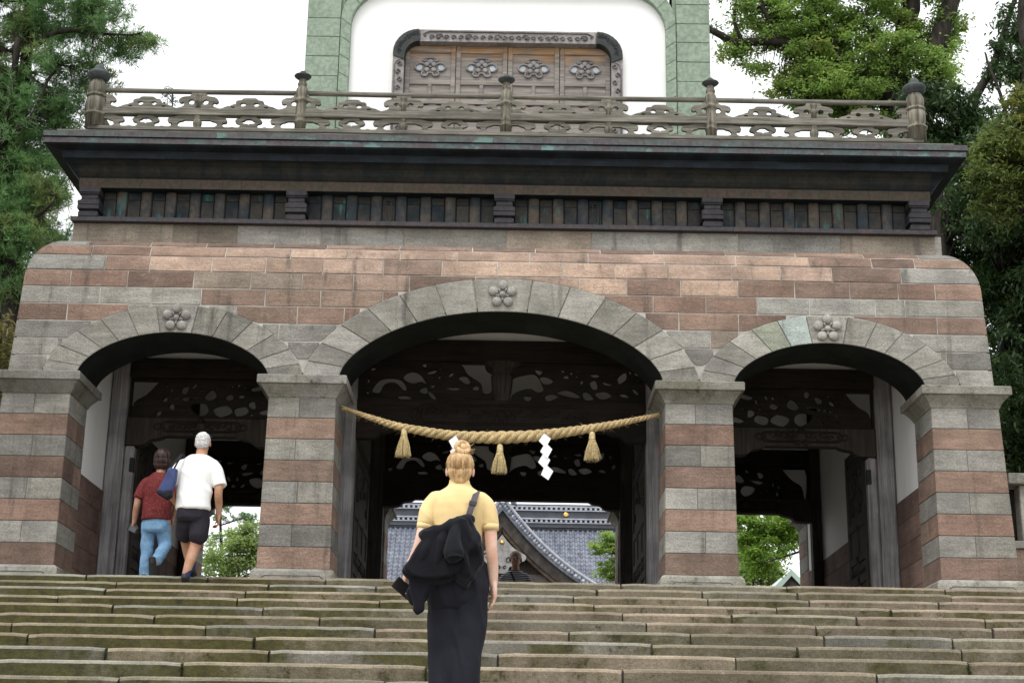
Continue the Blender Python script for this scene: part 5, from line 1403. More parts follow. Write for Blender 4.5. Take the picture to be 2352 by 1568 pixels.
        [[(-8.3, 30.0, 1.98, 0.058), (-8.51, 30.0, 4.3, 0.052), (-8.63, 30.0, 5.62, 0.04), (-8.62, 30.0, 6.69, 0.027)], [(-8.61, 30.0, 5.48, 0.026), (-7.92, 30.0, 5.69, 0.02), (-7.39, 30.0, 5.64, 0.013)]]),
    'maple': ([(6.38, 21.0, 4.14, 0.8, 0.43), (6.69, 21.0, 3.61, 0.64, 0.48), (6.05, 21.0, 3.76, 0.37, 0.48), (6.86, 21.0, 4.1, 0.43, 0.43), (6.2, 21.0, 3.23, 0.32, 0.27), (7.19, 21.0, 4.32, 0.54, 0.54), (5.69, 21.0, 4.29, 0.54, 0.43), (6.51, 21.0, 3.13, 0.42, 0.15)],
        [[(7.6, 21.0, 1.16, 0.073), (7.47, 21.0, 3.04, 0.064), (7.28, 21.0, 3.78, 0.043), (6.86, 21.0, 3.99, 0.027), (6.22, 21.0, 4.09, 0.016)], [(7.22, 21.0, 3.57, 0.032), (6.73, 21.0, 3.4, 0.021), (6.25, 21.0, 3.23, 0.011)]]),
    'backgreen': ([(8.74, 38.0, 5.9, 1.07, 0.77), (8.12, 38.0, 5.43, 0.76, 0.61), (9.65, 38.0, 5.46, 0.76, 0.61), (8.62, 38.0, 6.98, 0.93, 0.77), (9.86, 38.0, 7.31, 0.93, 0.93)],
        [[(8.66, 38.0, 3.03, 0.076), (8.74, 38.0, 5.75, 0.046)]]),
    'youngmaple': ([(3.46, 40.0, 6.65, 0.64, 0.29), (3.73, 40.0, 6.92, 0.4, 0.26), (3.81, 40.0, 5.72, 0.57, 0.35), (3.57, 40.0, 5.96, 0.35, 0.19), (4.29, 40.0, 6.29, 0.64, 0.79)],
        [[(4.43, 40.0, 3.62, 0.063), (4.28, 40.0, 5.49, 0.047), (3.97, 40.0, 6.44, 0.032)]]),
    'treetop': ([(-11.24, 30.0, 19.93, 0.2, 0.14), (-11.1, 30.0, 19.62, 0.23, 0.2), (-11.42, 30.0, 19.77, 0.11, 0.11), (-11.31, 30.0, 19.38, 0.31, 0.29), (-11.78, 30.0, 19.22, 0.43, 0.29)],
        [[(-10.69, 30.0, 12.5, 0.069), (-11.09, 30.0, 18.0, 0.028), (-11.19, 30.0, 19.46, 0.007)]]),
}
tree('pine', 'pine_tree', 'tall feathery pine reaching in at the upper left of the gate', 'tree', 'lf_pine', 'bark', 11, 6.0, .17, 150, .125, .012, .55, .9, 'needle', twig=.009)
tree('leftdark', 'cedar_tree', 'dark green cedar in shade behind the pine', 'tree', 'lf_dark', 'bark', 12, 5.0, .26, 90, .12, .03, .6, .9)
TD['leftshrub'][0].extend([(-8.3, -1.2, 3.6, 1.3, 1.3), (-8.6, -3.2, 5.0, 1.6, 1.5), (-8.1, .4, 5.6, 1.2, 1.3), (-9.0, -4.6, 3.4, 1.6, 1.6), (-8.2, -2.4, 6.6, 1.3, 1.2)])
TD['leftshrub'][1].append([(-7.4, 2.0, 1.0, .09), (-8.0, .5, 2.6, .07), (-8.4, -1.5, 4.0, .05), (-8.6, -3.5, 5.2, .03)])
tree('leftshrub', 'broadleaf_tree', 'yellow-green leafy tree crowding the left end of the gate', 'tree', 'lf_shrub', 'bark', 13, 4.0, .2, 60, .13, .03, .8, .8, fall=.5)
tree('camphor', 'camphor_tree', 'large bright green spreading tree right of the tower', 'tree', 'lf_camphor', 'bark', 14, 6.0, .22, 70, .105, .045, .5, .8, twig=.012)
TD['evergreen'][0].extend([(8.6, 8.0, 4.0, 1.1, 1.4), (9.6, 7.5, 6.0, 1.3, 1.5), (8.3, 7.0, 7.5, 1.0, 1.2), (9.8, 8.5, 2.6, 1.2, 1.2), (10.6, 8.0, 4.4, 1.2, 1.6)])
tree('evergreen', 'evergreen_tree', 'tall dark glossy evergreen beside the right end of the gate', 'tree', 'lf_dark', 'bark', 15, 9.0, .20, 60, .11, .042, .7, .9, fall=.5)
tree('laurel', 'laurel_tree', 'olive-yellow topped evergreen beside the right tip of the cornice', 'tree', 'lf_laurel', 'bark', 16, 8.0, .16, 60, .10, .030, .7, .9, fall=.4)
tree('bush', 'bush', 'pale green rounded bush seen through the left arch', 'shrub', 'lf_bush', 'bark', 17, 6.0, .26, 70, .11, .05, .7, .8)
tree('smallpine', 'slender_pine', 'slender young pine rising behind the bush in the left arch', 'tree', 'lf_pine', 'bark', 18, 3.0, .17, 90, .12, .022, .5, .8, 'needle')
tree('maple', 'maple_tree', 'bright green maple hanging into view through the right arch', 'tree', 'lf_maple', 'bark', 19, 6.0, .22, 60, .12, .055, .45, .7, fall=.4)
tree('backgreen', 'broadleaf_tree', 'soft green tree far behind the maple in the right arch', 'tree', 'lf_bush', 'bark', 20, 5.0, .4, 70, .2, .09, .7, .7)
tree('youngmaple', 'young_maple', 'small lime-green maple in front of the hall roof', 'tree', 'lf_young', 'bark', 21, 6.0, .24, 60, .13, .06, .4, .7)
tree('treetop', 'cypress_tree', 'thin treetop showing behind the left balcony rail', 'tree', 'lf_dark', 'bark', 22, 1.6, .16, 22, .12, .035, .8, .8)

# dark moss and weeds lodged in the stair joints
mr = np.random.default_rng(4); mq = []
for (jx, jy, jz) in JOINTS:
    if mr.random() > .42: continue
    hh = mr.uniform(.03, .13); m_ = int(70 * hh / .08)
    pos = np.stack([jx + mr.normal(size=m_) * .008, jy - .003 - np.abs(mr.normal(size=m_)) * .005, jz - .135 + mr.random(m_) * hh], axis=1)
    d = unit(mr.normal(size=(m_, 3)) + np.array((0, -.8, .5))); sd = unit(np.cross(d, mr.normal(size=(m_, 3)))); L_ = mr.uniform(.006, .016, size=(m_, 1))
    mq.append(np.stack([pos, pos + d * L_ * .5 + sd * L_ * .35, pos + d * L_, pos + d * L_ * .5 - sd * L_ * .35], axis=1))
MAT['lf_moss'] = leaf_mat('joint_moss', (.020, .026, .008), (.05, .06, .016), .15, .8)
obj('moss_tufts', quads('moss_tufts', np.concatenate(mq)), 'lf_moss', kind='stuff', label='dark moss tufts lodged in the stair joints', cat='moss')
# ------------------------------------------------------------------ people
def loft(rings, seg=20, ex=2.0):
    V, F = [], []
    for cx, cy, cz, rx, ry in rings:
        for k in range(seg):
            t = 2 * PI * k / seg; c, s = math.cos(t), math.sin(t)
            V.append((cx + rx * math.copysign(abs(c) ** (2 / ex), c), cy + ry * math.copysign(abs(s) ** (2 / ex), s), cz))
    n = len(rings)
    for i in range(n - 1):
        for k in range(seg): F.append((i * seg + k, i * seg + (k + 1) % seg, (i + 1) * seg + (k + 1) % seg, (i + 1) * seg + k))
    F.append(tuple(range(seg))[::-1]); F.append(tuple(range((n - 1) * seg, n * seg)))
    if rings[0][2] > rings[-1][2]: F = [q[::-1] for q in F]
    return V, F
def ball(c, rx, ry, rz, seg=14, rot=None):
    V, F = [], []
    n = 9
    for i in range(n + 1):
        a = -PI / 2 + PI * i / n
        for k in range(seg):
            t = 2 * PI * k / seg; v = Vector((rx * math.cos(a) * math.cos(t), ry * math.cos(a) * math.sin(t), rz * math.sin(a)))
            if rot is not None: v = rot @ v
            V.append(tuple(v + Vector(c)))
    for i in range(n):
        for k in range(seg): F.append((i * seg + k, i * seg + (k + 1) % seg, (i + 1) * seg + (k + 1) % seg, (i + 1) * seg + k))
    return V, F
def limb(pts, rad, seg=14, sub=4):
    sp = spline(pts, sub, False); rs = []
    for i in range(len(rad) - 1): rs += [rad[i] + (rad[i + 1] - rad[i]) * k / sub for k in range(sub)]
    rs.append(rad[-1])
    return join(tube(sp, rs, seg), ball(sp[0], rs[0], rs[0], rs[0], 10), ball(sp[-1], rs[-1], rs[-1], rs[-1], 10))
def sleeve(pts, rad, seg=16, sub=4):
    sp = spline(pts, sub, False); rs = []
    for i in range(len(rad) - 1): rs += [rad[i] + (rad[i + 1] - rad[i]) * k / sub for k in range(sub)]
    rs.append(rad[-1])
    return join(tube(sp, rs, seg), ball(sp[0], rs[0], rs[0], rs[0], 12))
def vox(name, parts, voxel=.009, smooth=6, folds=None, seed=0):
    """union of closed shapes as one continuous skin"""
    me = mesh('tmp', *join(*parts)); o = bpy.data.objects.new('tmp', me); COL.objects.link(o)
    m = o.modifiers.new('r', 'REMESH'); m.mode = 'VOXEL'; m.voxel_size = voxel; m.adaptivity = 0
    if smooth:
        s = o.modifiers.new('s', 'SMOOTH'); s.iterations = smooth; s.factor = .5
    dg = bpy.context.evaluated_depsgraph_get(); out = bpy.data.meshes.new_from_object(o.evaluated_get(dg))
    bpy.data.objects.remove(o); bpy.data.meshes.remove(me); out.name = name; out.materials.clear()
    if folds:
        amp, fx, fz = folds[:3]; tilt = folds[3] if len(folds) > 3 else .6
        nv = []
        for v in out.vertices:
            p = v.co; n = v.normal
            q = Vector((p.x * fx + p.z * fz * tilt, p.y * fx, p.z * fz + seed))
            d = mnoise.noise(q) + .5 * mnoise.noise(q * 2.1 + Vector((5, 0, 0)))
            d2 = 1 - abs(mnoise.noise(q * .7 + Vector((0, 9, seed)))) * 2.4
            nv.append(p + n * amp * (d * .6 + max(0, d2) * .9))
        for v, c in zip(out.vertices, nv): v.co = c
    out.polygons.foreach_set('use_smooth', [True] * len(out.polygons)); out.update()
    return out
def hand(w, d, side, nrm, scale=1.0, curl=.5, grip=False):
    """palm and five fingers from wrist w, pointing along d; nrm = palm normal, side = towards the thumb"""
    w, d, side, nrm = Vector(w), Vector(d).normalized(), Vector(side).normalized(), Vector(nrm).normalized()
    k = scale; ps = []
    for u in (-.028, -.01, .01, .027):
        ps.append(limb([w + side * u * k * .7, w + d * .04 * k + side * u * k, w + d * .085 * k + side * u * 1.05 * k], [.016 * k, .0165 * k, .0125 * k], 8, 3))
    for i, (u, L) in enumerate(((.030, .068), (.0105, .078), (-.0095, .073), (-.028, .056))):
        b = w + d * .088 * k + side * u * 1.02 * k; a = curl * (1 + .12 * i); pts = [b - d * .012 * k]
        dd = d.copy(); p = b
        for j, f in enumerate((.45, .32, .23)):
            rot = Matrix.Rotation(a * (.55 if j == 0 else .8), 3, side)
            dd = (dd * math.cos(a * (.5 + .25 * j)) + nrm * math.sin(a * (.5 + .25 * j))).normalized() if j == 0 else (d * math.cos(a * (.5 + .55 * j)) + nrm * math.sin(a * (.5 + .55 * j))).normalized()
            p = p + dd * L * f * k; pts.append(p.copy())
        ps.append(limb(pts, [.0095 * k, .009 * k, .0082 * k, .0068 * k], 8, 3))
    b = w + d * .025 * k + side * .03 * k
    t1 = b + (d * .7 + side * .6 + nrm * .35).normalized() * .038 * k; t2 = t1 + (d * .9 + side * .12 + nrm * .45).normalized() * .032 * k
    ps.append(limb([b - side * .012 * k, t1, t2], [.015 * k, .0105 * k, .008 * k], 8, 3))
    return join(*ps)
def skin_mat(name, c):
    g = G(name); p = g.obj()
    cc = g.mix(g.rng(g.noise(p, 14, 4), .35, .7), c, (c[0] * .92, c[1] * .74, c[2] * .66))
    g.bump(g.noise(p, 220, 3), .08, .002); g.fin(cc, .5, .35)
    g.b.inputs['Subsurface Weight'].default_value = .12; g.b.inputs['Subsurface Radius'].default_value = (.02, .008, .004); g.b.inputs['Subsurface Scale'].default_value = .3
    return g.m
def cloth(name, c, var=.12, weave=420, rough=.85, sheen=.0, slub=None):
    g = G(name); p = g.obj()
    cc = g.val(g.mix(0, c, c), g.rng(g.noise(p, 6, 4), .3, .7, 1 - var, 1 + var))
    if slub: cc = g.mix(g.math('MULTIPLY', g.rng(g.noise(g.sc(p, (60, 60, 40)), 1, 5, .7), .48, .66), .7), cc, slub)
    g.bump(g.noise(p, weave, 2), .25, .002)
    return g.fin(cc, rough, .2, 0, sheen)
MAT['skin_fair'] = skin_mat('fair_skin', (.70, .49, .395)); MAT['skin_tan'] = skin_mat('tanned_skin', (.42, .25, .165)); MAT['skin_mid'] = skin_mat('warm_skin', (.40, .24, .17))
MAT['knit_yellow'] = cloth('yellow_knit', (.74, .555, .27), .06, 520, sheen=.2)
MAT['black_wool'] = cloth('black_wool', (.0055, .006, .0095), .15, 300, .9, .05)
MAT['black_linen'] = cloth('black_linen', (.013, .014, .021), .25, 500, .8)
MAT['white_tee'] = cloth('white_cotton', (.80, .80, .785), .03)
MAT['red_print'] = cloth('red_print', (.105, .014, .015), .2, 300, .8, slub=(.20, .06, .052))
MAT['denim'] = cloth('light_denim', (.135, .255, .40), .22, 500, .85, slub=(.22, .35, .50))
MAT['black_shorts'] = cloth('black_shorts', (.022, .02, .028), .2, 400, .7)
MAT['navy'] = cloth('navy_canvas', (.045, .06, .15), .2, 300, .7)
MAT['navy_black'] = cloth('black_base_canvas', (.010, .011, .018), .2, 300, .7)
MAT['navy_sock'] = cloth('navy_sock', (.025, .035, .11), .15)
MAT['shoe'] = flat('dark_shoe', (.015, .015, .018), .6, .4); MAT['sole'] = flat('rubber_sole', (.03, .03, .032), .8, .3)
MAT['strap_grey'] = cloth('grey_webbing', (.075, .07, .085), .1, 600, .7)
MAT['plastic'] = flat('black_plastic', (.012, .012, .014), .3, .5); MAT['lens'] = flat('camera_screen', (.10, .11, .13), .2, .6)
MAT['eye'] = flat('eye', (.02, .012, .01), .3, .5); MAT['lip'] = flat('lip', (.30, .13, .10), .5, .4)
def hair_mat(name, a, b, k=(38, 38, 5), rough=.42, spec=.4):
    g = G(name); p = g.obj(); n = g.noise(g.sc(p, k), 1, 4, .7)
    c = g.mix(g.rng(n, .32, .68), a, b); g.bump(n, .6, .006); return g.fin(c, rough, spec)
MAT['hair_blond'] = hair_mat('blond_hair', (.33, .19, .085), (.72, .50, .26)); MAT['hair_grey'] = hair_mat('grey_hair', (.42, .41, .41), (.68, .67, .67), (70, 70, 70), .85, .1); MAT['hair_dark'] = hair_mat('dark_hair', (.010, .006, .006), (.050, .024, .021), (38, 38, 6), .45, .3); MAT['hair_salt'] = hair_mat('salt_hair', (.40, .40, .40), (.62, .62, .62), (60, 60, 60), .85, .1)
def stripes():
    g = G('striped_jersey'); x = g.node('ShaderNodeSeparateXYZ'); g.put(x.inputs[0], g.obj())
    w = g.math('FRACT', g.math('MULTIPLY', x.outputs[2], 34.0)); f = g.rng(w, .36, .42); f2 = g.rng(w, .92, .98)
    c = g.mix(g.math('SUBTRACT', f, f2), (.66, .67, .70), (.045, .05, .085)); return g.fin(c, .85, .2)
MAT['stripe'] = stripes()
def T(root, vf):           # shapes are written about the person's feet; move them to the world
    l = WL[root.name]; k = root.scale[0]
    return [(x * k + l.x, y * k + l.y, z * k + l.z) for x, y, z in vf[0]], vf[1]
def put(root, name, me, mat, label=None, parent=None):
    me.transform(Matrix.Identity(4))
    o = bpy.data.objects.new(name, me); COL.objects.link(o); me.materials.append(MAT[mat]); o.parent = parent or root
    if label: o['label'] = label
    return o
def head_shapes(c, fy, k=1.0):
    c = Vector(c); b = lambda dx, dy, dz, rx, ry, rz: ball((c.x + dx * k, c.y + dy * fy * k, c.z + dz * k), rx * k, ry * k, rz * k, 16)
    return [b(0, -.012, .022, .074, .092, .088), b(0, .022, -.035, .060, .068, .080), b(0, .060, -.072, .034, .030, .026), b(0, .096, -.012, .011, .016, .022), b(0, .088, -.005, .014, .01, .03),
            b(.079, -.004, -.012, .010, .020, .031), b(-.079, -.004, -.012, .010, .020, .031), b(.03, .078, .006, .016, .012, .008), b(-.03, .078, .006, .016, .012, .008)]
def face(root, c, fy, k=1.0):
    c = Vector(c)
    for s in (-1, 1): put(root, 'eye', mesh('eye', *ball((c.x + s * .029 * k, c.y + .083 * fy * k, c.z + .0), .011 * k, .008 * k, .006 * k, 8)), 'eye')
    put(root, 'mouth', mesh('mouth', *ball((c.x, c.y + .085 * fy * k, c.z - .052 * k), .022 * k, .008 * k, .006 * k, 8)), 'lip')
def shoe(a, yaw, fy=1, k=1.0, pitch=0.0):
    """a = ankle; sole under it"""
    R3 = Matrix.Rotation(yaw, 3, 'Z') @ Matrix.Rotation(pitch, 3, 'X')
    f = lambda p: Vector(a) + R3 @ (Vector((p[0], p[1] * fy, p[2])) * k)
    return join(limb([f((0, -.045, -.045)), f((0, .03, -.05)), f((0, .12, -.062)), f((0, .165, -.066))], [.040 * k, .043 * k, .040 * k, .028 * k], 12, 3), limb([f((0, 0, .0)), f((0, -.01, -.05))], [.040 * k, .042 * k], 12, 3))

# ---- woman in yellow, walking up the middle of the stairs
wm = thing('person', (-.19, -7.9, -2.0), 'woman with blonde bun in yellow knit top and wide black trousers, climbing the stairs', 'person', )
hc = (.002, .02, 1.505)
sk = head_shapes(hc, 1, 1.02) + [limb([(0, .0, 1.30), (0, .004, 1.38), (0, .012, 1.45)], [.075, .052, .050]),
    loft([(0, 0, .80, .14, .10), (0, 0, 1.0, .125, .09), (0, 0, 1.2, .13, .09), (0, 0, 1.31, .12, .075), (0, 0, 1.36, .06, .05)]),
    limb([(.135, 0, 1.30), (.190, -.012, 1.17), (.206, -.022, 1.0), (.216, -.004, .90), (.221, .012, .805)], [.042, .0405, .036, .034, .0255]),
    limb([(-.135, 0, 1.30), (-.198, -.02, 1.17), (-.232, -.03, 1.02), (-.272, .01, .93), (-.305, .05, .855)], [.042, .0405, .036, .033, .0255]),
    hand((.221, .012, .81), (.03, .02, -1), (-.25, .95, 0), (-.95, -.2, 0), 1.0, .42), hand((-.305, .05, .86), (-.10, .25, -1), (.35, .9, .15), (.9, -.35, 0), .96, .85),
    limb([(.08, 0, .85), (.075, -.01, .48), (.055, -.03, .09)], [.09, .06, .04]), limb([(-.08, .02, .85), (-.085, .10, .62), (-.09, .34, .60), (-.09, .32, .25)], [.09, .07, .055, .04]) if False else limb([(-.08, .02, .85), (-.072, .06, .48), (-.058, .09, .09)], [.09, .06, .04])]
put(wm, 'body', vox('body', sk, .0065, 4), 'skin_fair'); face(wm, hc, 1, 1.02)
top = [loft([(0, .0, .93, .158, .118), (0, .0, 1.0, .148, .112), (0, .0, 1.07, .143, .108), (0, .0, 1.14, .150, .112), (0, .0, 1.22, .162, .114), (0, .0, 1.28, .168, .108), (0, .0, 1.325, .162, .094), (0, .0, 1.362, .120, .078), (0, .004, 1.390, .076, .064), (0, .008, 1.415, .060, .058), (0, .010, 1.442, .056, .056)], 24),
       sleeve([(.128, 0, 1.305), (.172, -.006, 1.265), (.195, -.012, 1.155)], [.060, .0545, .0485]), sleeve([(-.128, 0, 1.305), (-.172, -.008, 1.265), (-.202, -.02, 1.155)], [.060, .0545, .0485])]
put(wm, 'knit_top', vox('knit_top', top, .0065, 4, (.008, 9, 4, 1.6), 3), 'knit_yellow', 'short-sleeved yellow knit top')
for s in (-1, 1): put(wm, 'cuff', mesh('cuff', *tube([(s * .2035 if s < 0 else .1975, -.016 if s < 0 else -.0122, 1.128), (s * .200 if s < 0 else .196, -.016 if s < 0 else -.012, 1.165)], [.0490, .0500], 24), smooth=True), 'knit_yellow')
pants = [loft([(.0, 0, 1.01, .140, .108), (.0, 0, .96, .150, .115), (.003, 0, .88, .168, .125), (.006, .01, .78, .176, .130), (.006, .015, .70, .172, .128), (.006, .02, .66, .16, .11)], 24),
         limb([(.078, .0, .72), (.072, -.005, .50), (.060, -.02, .26), (.050, -.03, .07)], [.098, .094, .092, .098], 18), limb([(-.070, .03, .72), (-.068, .05, .50), (-.062, .07, .26), (-.058, .08, .07)], [.094, .088, .085, .09], 18),
         loft([(.004, .02, .74, .150, .10), (.002, .02, .50, .125, .075), (-.002, .02, .26, .105, .068), (-.004, .02, .06, .10, .07)], 20)]
put(wm, 'trousers', vox('trousers', pants, .008, 4, (.016, 13, 2.2, 1.6), 7), 'black_linen', 'loose black ankle-length trousers')
for s, y in ((1, -.03), (-1, .09)): put(wm, 'shoe', mesh('shoe', *shoe((s * .055, y, .085), 0), smooth=True), 'shoe')
hr = [ball((.002, .004, 1.532), .083, .102, .094, 18), ball((.002, -.028, 1.49), .076, .072, .078, 18), ball((.002, -.045, 1.445), .048, .035, .05, 14)]
hair = put(wm, 'hair', vox('hair', hr, .007, 3), 'hair_blond', 'blonde hair pulled up into a bun')
bp = []; rb = random.Random(2); bc = Vector((.016, -.05, 1.628))
for k in range(7):
    a0 = k * .9; R0 = .038 - .004 * (k % 3)
    bp.append(tube([bc + Vector((R0 * math.cos(a0 + q * .42), -.012 + .022 * math.sin(q * .5 + k), R0 * .92 * math.sin(a0 + q * .42))) for q in range(13)], [.005 + .010 * math.sin(PI * q / 12) for q in range(13)], 7))
bp.append(ball(bc, .034, .032, .032, 12))
bun = put(wm, 'hair_bun', mesh('hair_bun', *join(*bp), smooth=True), 'hair_blond', parent=hair)
lw = []
for k in range(26):
    a0 = rb.uniform(0, 2 * PI); p = bc + Vector((.045 * math.cos(a0), rb.uniform(-.03, .02), .042 * math.sin(a0)))
    lw.append(tube([p, p + Vector((.018 * math.cos(a0) + rb.uniform(-.01, .02), rb.uniform(-.01, .01), .018 * math.sin(a0) + .004)), p + Vector((.034 * math.cos(a0 + .5), 0, .03 * math.sin(a0 + .5)))], [.0011, .0009, .0005], 4))
hcn = Vector((.002, -.004, 1.525)); bd = Vector((.12, -.52, .86)).normalized()
for k in range(620):
    az = rb.uniform(-PI, PI); el = rb.uniform(-.95, .25) if abs(az) < 2.2 else rb.uniform(.15, .5)
    d0 = Vector((math.sin(az) * math.cos(el), -math.cos(az) * math.cos(el), math.sin(el))).normalized()
    j = Vector((rb.uniform(-.12, .12), rb.uniform(-.05, .05), rb.uniform(-.08, .08))); pts = []
    lift = rb.uniform(1.0, 1.035)
    for q in range(7):
        d = d0.lerp(bd + j * .6, (q / 6) ** .9).normalized(); rad = Vector((.0835, .1045, .098))
        low = max(0, -d.z)
        p = hcn + Vector((d.x * rad.x * (1 - .22 * low), d.y * rad.y * (1 - .12 * low), d.z * rad.z)) * lift
        pts.append(p)
    w = rb.uniform(.0010, .0026); lw.append(tube(pts, [w * .6, w, w * 1.1, w * 1.1, w, w * .9, w * .6], 4))
put(wm, 'hair_strands', mesh('hair_strands', *join(*lw), smooth=True), 'hair_blond', parent=hair)['kind'] = 'stuff'
# her jacket, slung over the bag
jk = thing('jacket', (-.28, -8.05, -1.35), 'black jacket draped over the bag at the hip of the woman in yellow', 'jacket')
off = Vector((-.19, -7.9, -2.0)) - Vector((-.28, -8.05, -1.35))
def sl(lp, y0, y1): return prism(lp, y0, y1, .0)
A = [(.075, 1.175), (.04, 1.18), (-.05, 1.13), (-.13, 1.10), (-.205, 1.092), (-.222, 1.06), (-.205, 1.03), (-.262, .945), (-.318, .845), (-.27, .805), (-.22, .79), (-.12, .785), (-.05, .80), (.03, .83), (.10, .95), (.125, 1.06)]
Bp = [(-.275, .83), (-.262, .74), (-.235, .66), (-.242, .625), (-.222, .598), (-.195, .625), (-.185, .70), (-.15, .80), (-.2, .86)]
Cp = [(.05, 1.13), (.13, 1.06), (.155, .97), (.15, .90), (.11, .83), (.065, .765), (.01, .80), (-.02, .86), (.02, .98)]
jp = [sl([(-.262, .80), (-.285, .72), (-.262, .665), (-.225, .645), (-.165, .69), (-.13, .80)], -.165, -.135), sl(A, -.20, -.09), sl([(x * .9 - .012, 1 + (z - 1) * .9) for x, z in A], -.235, -.12), sl(Bp, -.19, -.12), sl(Cp, -.215, -.13),
      limb([(-.205, -.17, 1.065), (-.12, -.205, 1.08), (-.05, -.21, 1.105), (.03, -.185, 1.15), (.08, -.15, 1.17)], [.028, .036, .036, .032, .024], 12),
      limb([(.085, -.19, 1.10), (.115, -.215, 1.05), (.10, -.225, .99), (.07, -.20, .96)], [.022, .030, .026, .018], 10),
      limb([(.0, -.215, 1.11), (-.015, -.245, 1.04), (-.018, -.262, .985), (-.012, -.272, .945)], [.030, .036, .044, .050], 14),
      limb([(-.075, -.215, 1.10), (-.085, -.235, 1.02), (-.10, -.225, .93), (-.14, -.21, .85)], [.024, .026, .022, .015], 10),
      limb([(-.16, -.20, 1.07), (-.18, -.225, .98), (-.225, -.21, .88)], [.022, .026, .018], 10), limb([(.02, -.215, 1.0), (.05, -.225, .93), (.06, -.215, .84)], [.02, .024, .018], 10)]
jm = vox('drape', jp, .0065, 3, (.012, 12, 4, 1.4), 2); jm.transform(Matrix.Translation(off))
o = bpy.data.objects.new('drape', jm); COL.objects.link(o); jm.materials.append(MAT['black_wool']); o.parent = jk
cu = mesh('cuff', *join(tube([Vector((-.012, -.272, .945)) + off, Vector((-.010, -.276, .915)) + off], [.053, .056], 20, False), tube([Vector((-.010, -.276, .915)) + off, Vector((-.012, -.272, .945)) + off], [.049, .046], 20, False)), smooth=True)
put(jk, 'cuff', cu, 'black_wool')
bag = thing('shoulder_bag', (-.17, -8.0, -1.1), 'dark grey shoulder strap and bag worn by the woman in yellow', 'bag')
ob = Vector((-.19, -7.9, -2.0)) - Vector((-.17, -8.0, -1.1))
def ribbon(pts, w, t=.004, wd=Vector((1, 0, 0))):
    V, F = [], []; P = [Vector(p) for p in pts]
    for i, p in enumerate(P):
        d = (P[min(i + 1, len(P) - 1)] - P[max(i - 1, 0)]).normalized(); a = (wd - d * wd.dot(d)).normalized(); n = d.cross(a).normalized()
        V += [p - a * w / 2 + n * t / 2, p + a * w / 2 + n * t / 2, p + a * w / 2 - n * t / 2, p - a * w / 2 - n * t / 2]
    for i in range(len(P) - 1):
        for q in range(4): F.append((i * 4 + q, i * 4 + (q + 1) % 4, i * 4 + 4 + (q + 1) % 4, i * 4 + 4 + q))
    F += [(3, 2, 1, 0), (len(V) - 4, len(V) - 3, len(V) - 2, len(V) - 1)]
    return [tuple(v) for v in V], F
sp_ = spline([Vector(p) + ob for p in [(-.10, .13, .95), (.0, .128, 1.12), (.075, .115, 1.27), (.108, .06, 1.363), (.112, 0, 1.372), (.106, -.07, 1.345), (.094, -.112, 1.29), (.075, -.128, 1.23), (.058, -.134, 1.16)]], 4, False)
put(bag, 'strap', mesh('strap', *ribbon(sp_, .036)), 'strap_grey')
put(bag, 'buckle', mesh('buckle', *join(ribbon([Vector((.092, -.121, 1.285)) + ob, Vector((.086, -.126, 1.262)) + ob], .046, .010))), 'plastic')
put(bag, 'pouch', mesh('pouch', *T_box) if False else mesh('pouch', *box(-.12 + ob.x, .03 + ob.x, -.125 + ob.y, -.075 + ob.y, .93 + ob.z, 1.10 + ob.z, .02)), 'navy_black')
obj('phone', mesh('phone', *tf(box(-.038, .038, -.005, .005, -.075, .075, .004), Matrix.Rotation(math.radians(-52), 4, 'Y') @ Matrix.Rotation(math.radians(20), 4, 'X'))), 'plastic', loc=(-.19 - .318, -7.9 + .035, -2.0 + .775), label='black phone held in the left hand of the woman in yellow', cat='phone')

# ---- man in white T-shirt, stepping onto the top step
mn = thing('person', (-3.18, -1.1, -.35), 'grey-haired man in white T-shirt and black shorts on the top steps', 'person')
hc = (.03, .10, 1.525)
sk = head_shapes(hc, 1, 1.0) + [limb([(.03, .02, 1.28), (.03, .06, 1.38), (.03, .09, 1.46)], [.085, .062, .058]),
    loft([(.0, -.02, .78, .14, .10), (.0, -.01, 1.0, .14, .10), (.01, .01, 1.2, .15, .10), (.02, .03, 1.31, .11, .075)]),
    limb([(.16, .03, 1.255), (.245, .0, 1.10), (.255, -.03, .96), (.258, .02, .86), (.258, .06, .74)], [.048, .048, .043, .040, .029]),
    limb([(-.14, .03, 1.255), (-.235, .0, 1.12), (-.26, -.04, .99), (-.19, .06, .87), (-.12, .14, .80)], [.048, .046, .042, .037, .028]),
    hand((.258, .06, .745), (0, .15, -1), (-.3, .95, 0), (-.95, -.2, 0), 1.0, 1.15), hand((-.12, .14, .80), (.5, .4, -.7), (.2, .8, .3), (.7, -.5, 0), 1.0, 1.0),
    limb([(.07, -.02, .80), (.075, .01, .55), (.045, .03, .44), (.015, -.04, .26), (-.015, -.085, .105)], [.095, .070, .060, .054, .036]),
    limb([(-.07, .0, .80), (-.085, .12, .58), (-.095, .20, .50), (-.06, .24, .34), (-.03, .27, .235)], [.095, .070, .058, .052, .036])]
put(mn, 'body', vox('body', sk, .0075, 4), 'skin_tan'); face(mn, hc, 1)
tee = [loft([(.0, -.02, .795, .170, .130), (.0, -.018, .90, .172, .130), (.0, -.01, 1.05, .178, .128), (.005, .0, 1.18, .190, .128), (.01, .02, 1.28, .200, .112), (.018, .03, 1.335, .150, .092), (.025, .05, 1.375, .085, .076)], 24),
       sleeve([(.155, .03, 1.265), (.215, .01, 1.19), (.262, -.012, 1.045)], [.068, .068, .070]), sleeve([(-.13, .03, 1.265), (-.19, .0, 1.19), (-.242, -.012, 1.06)], [.068, .068, .070])]
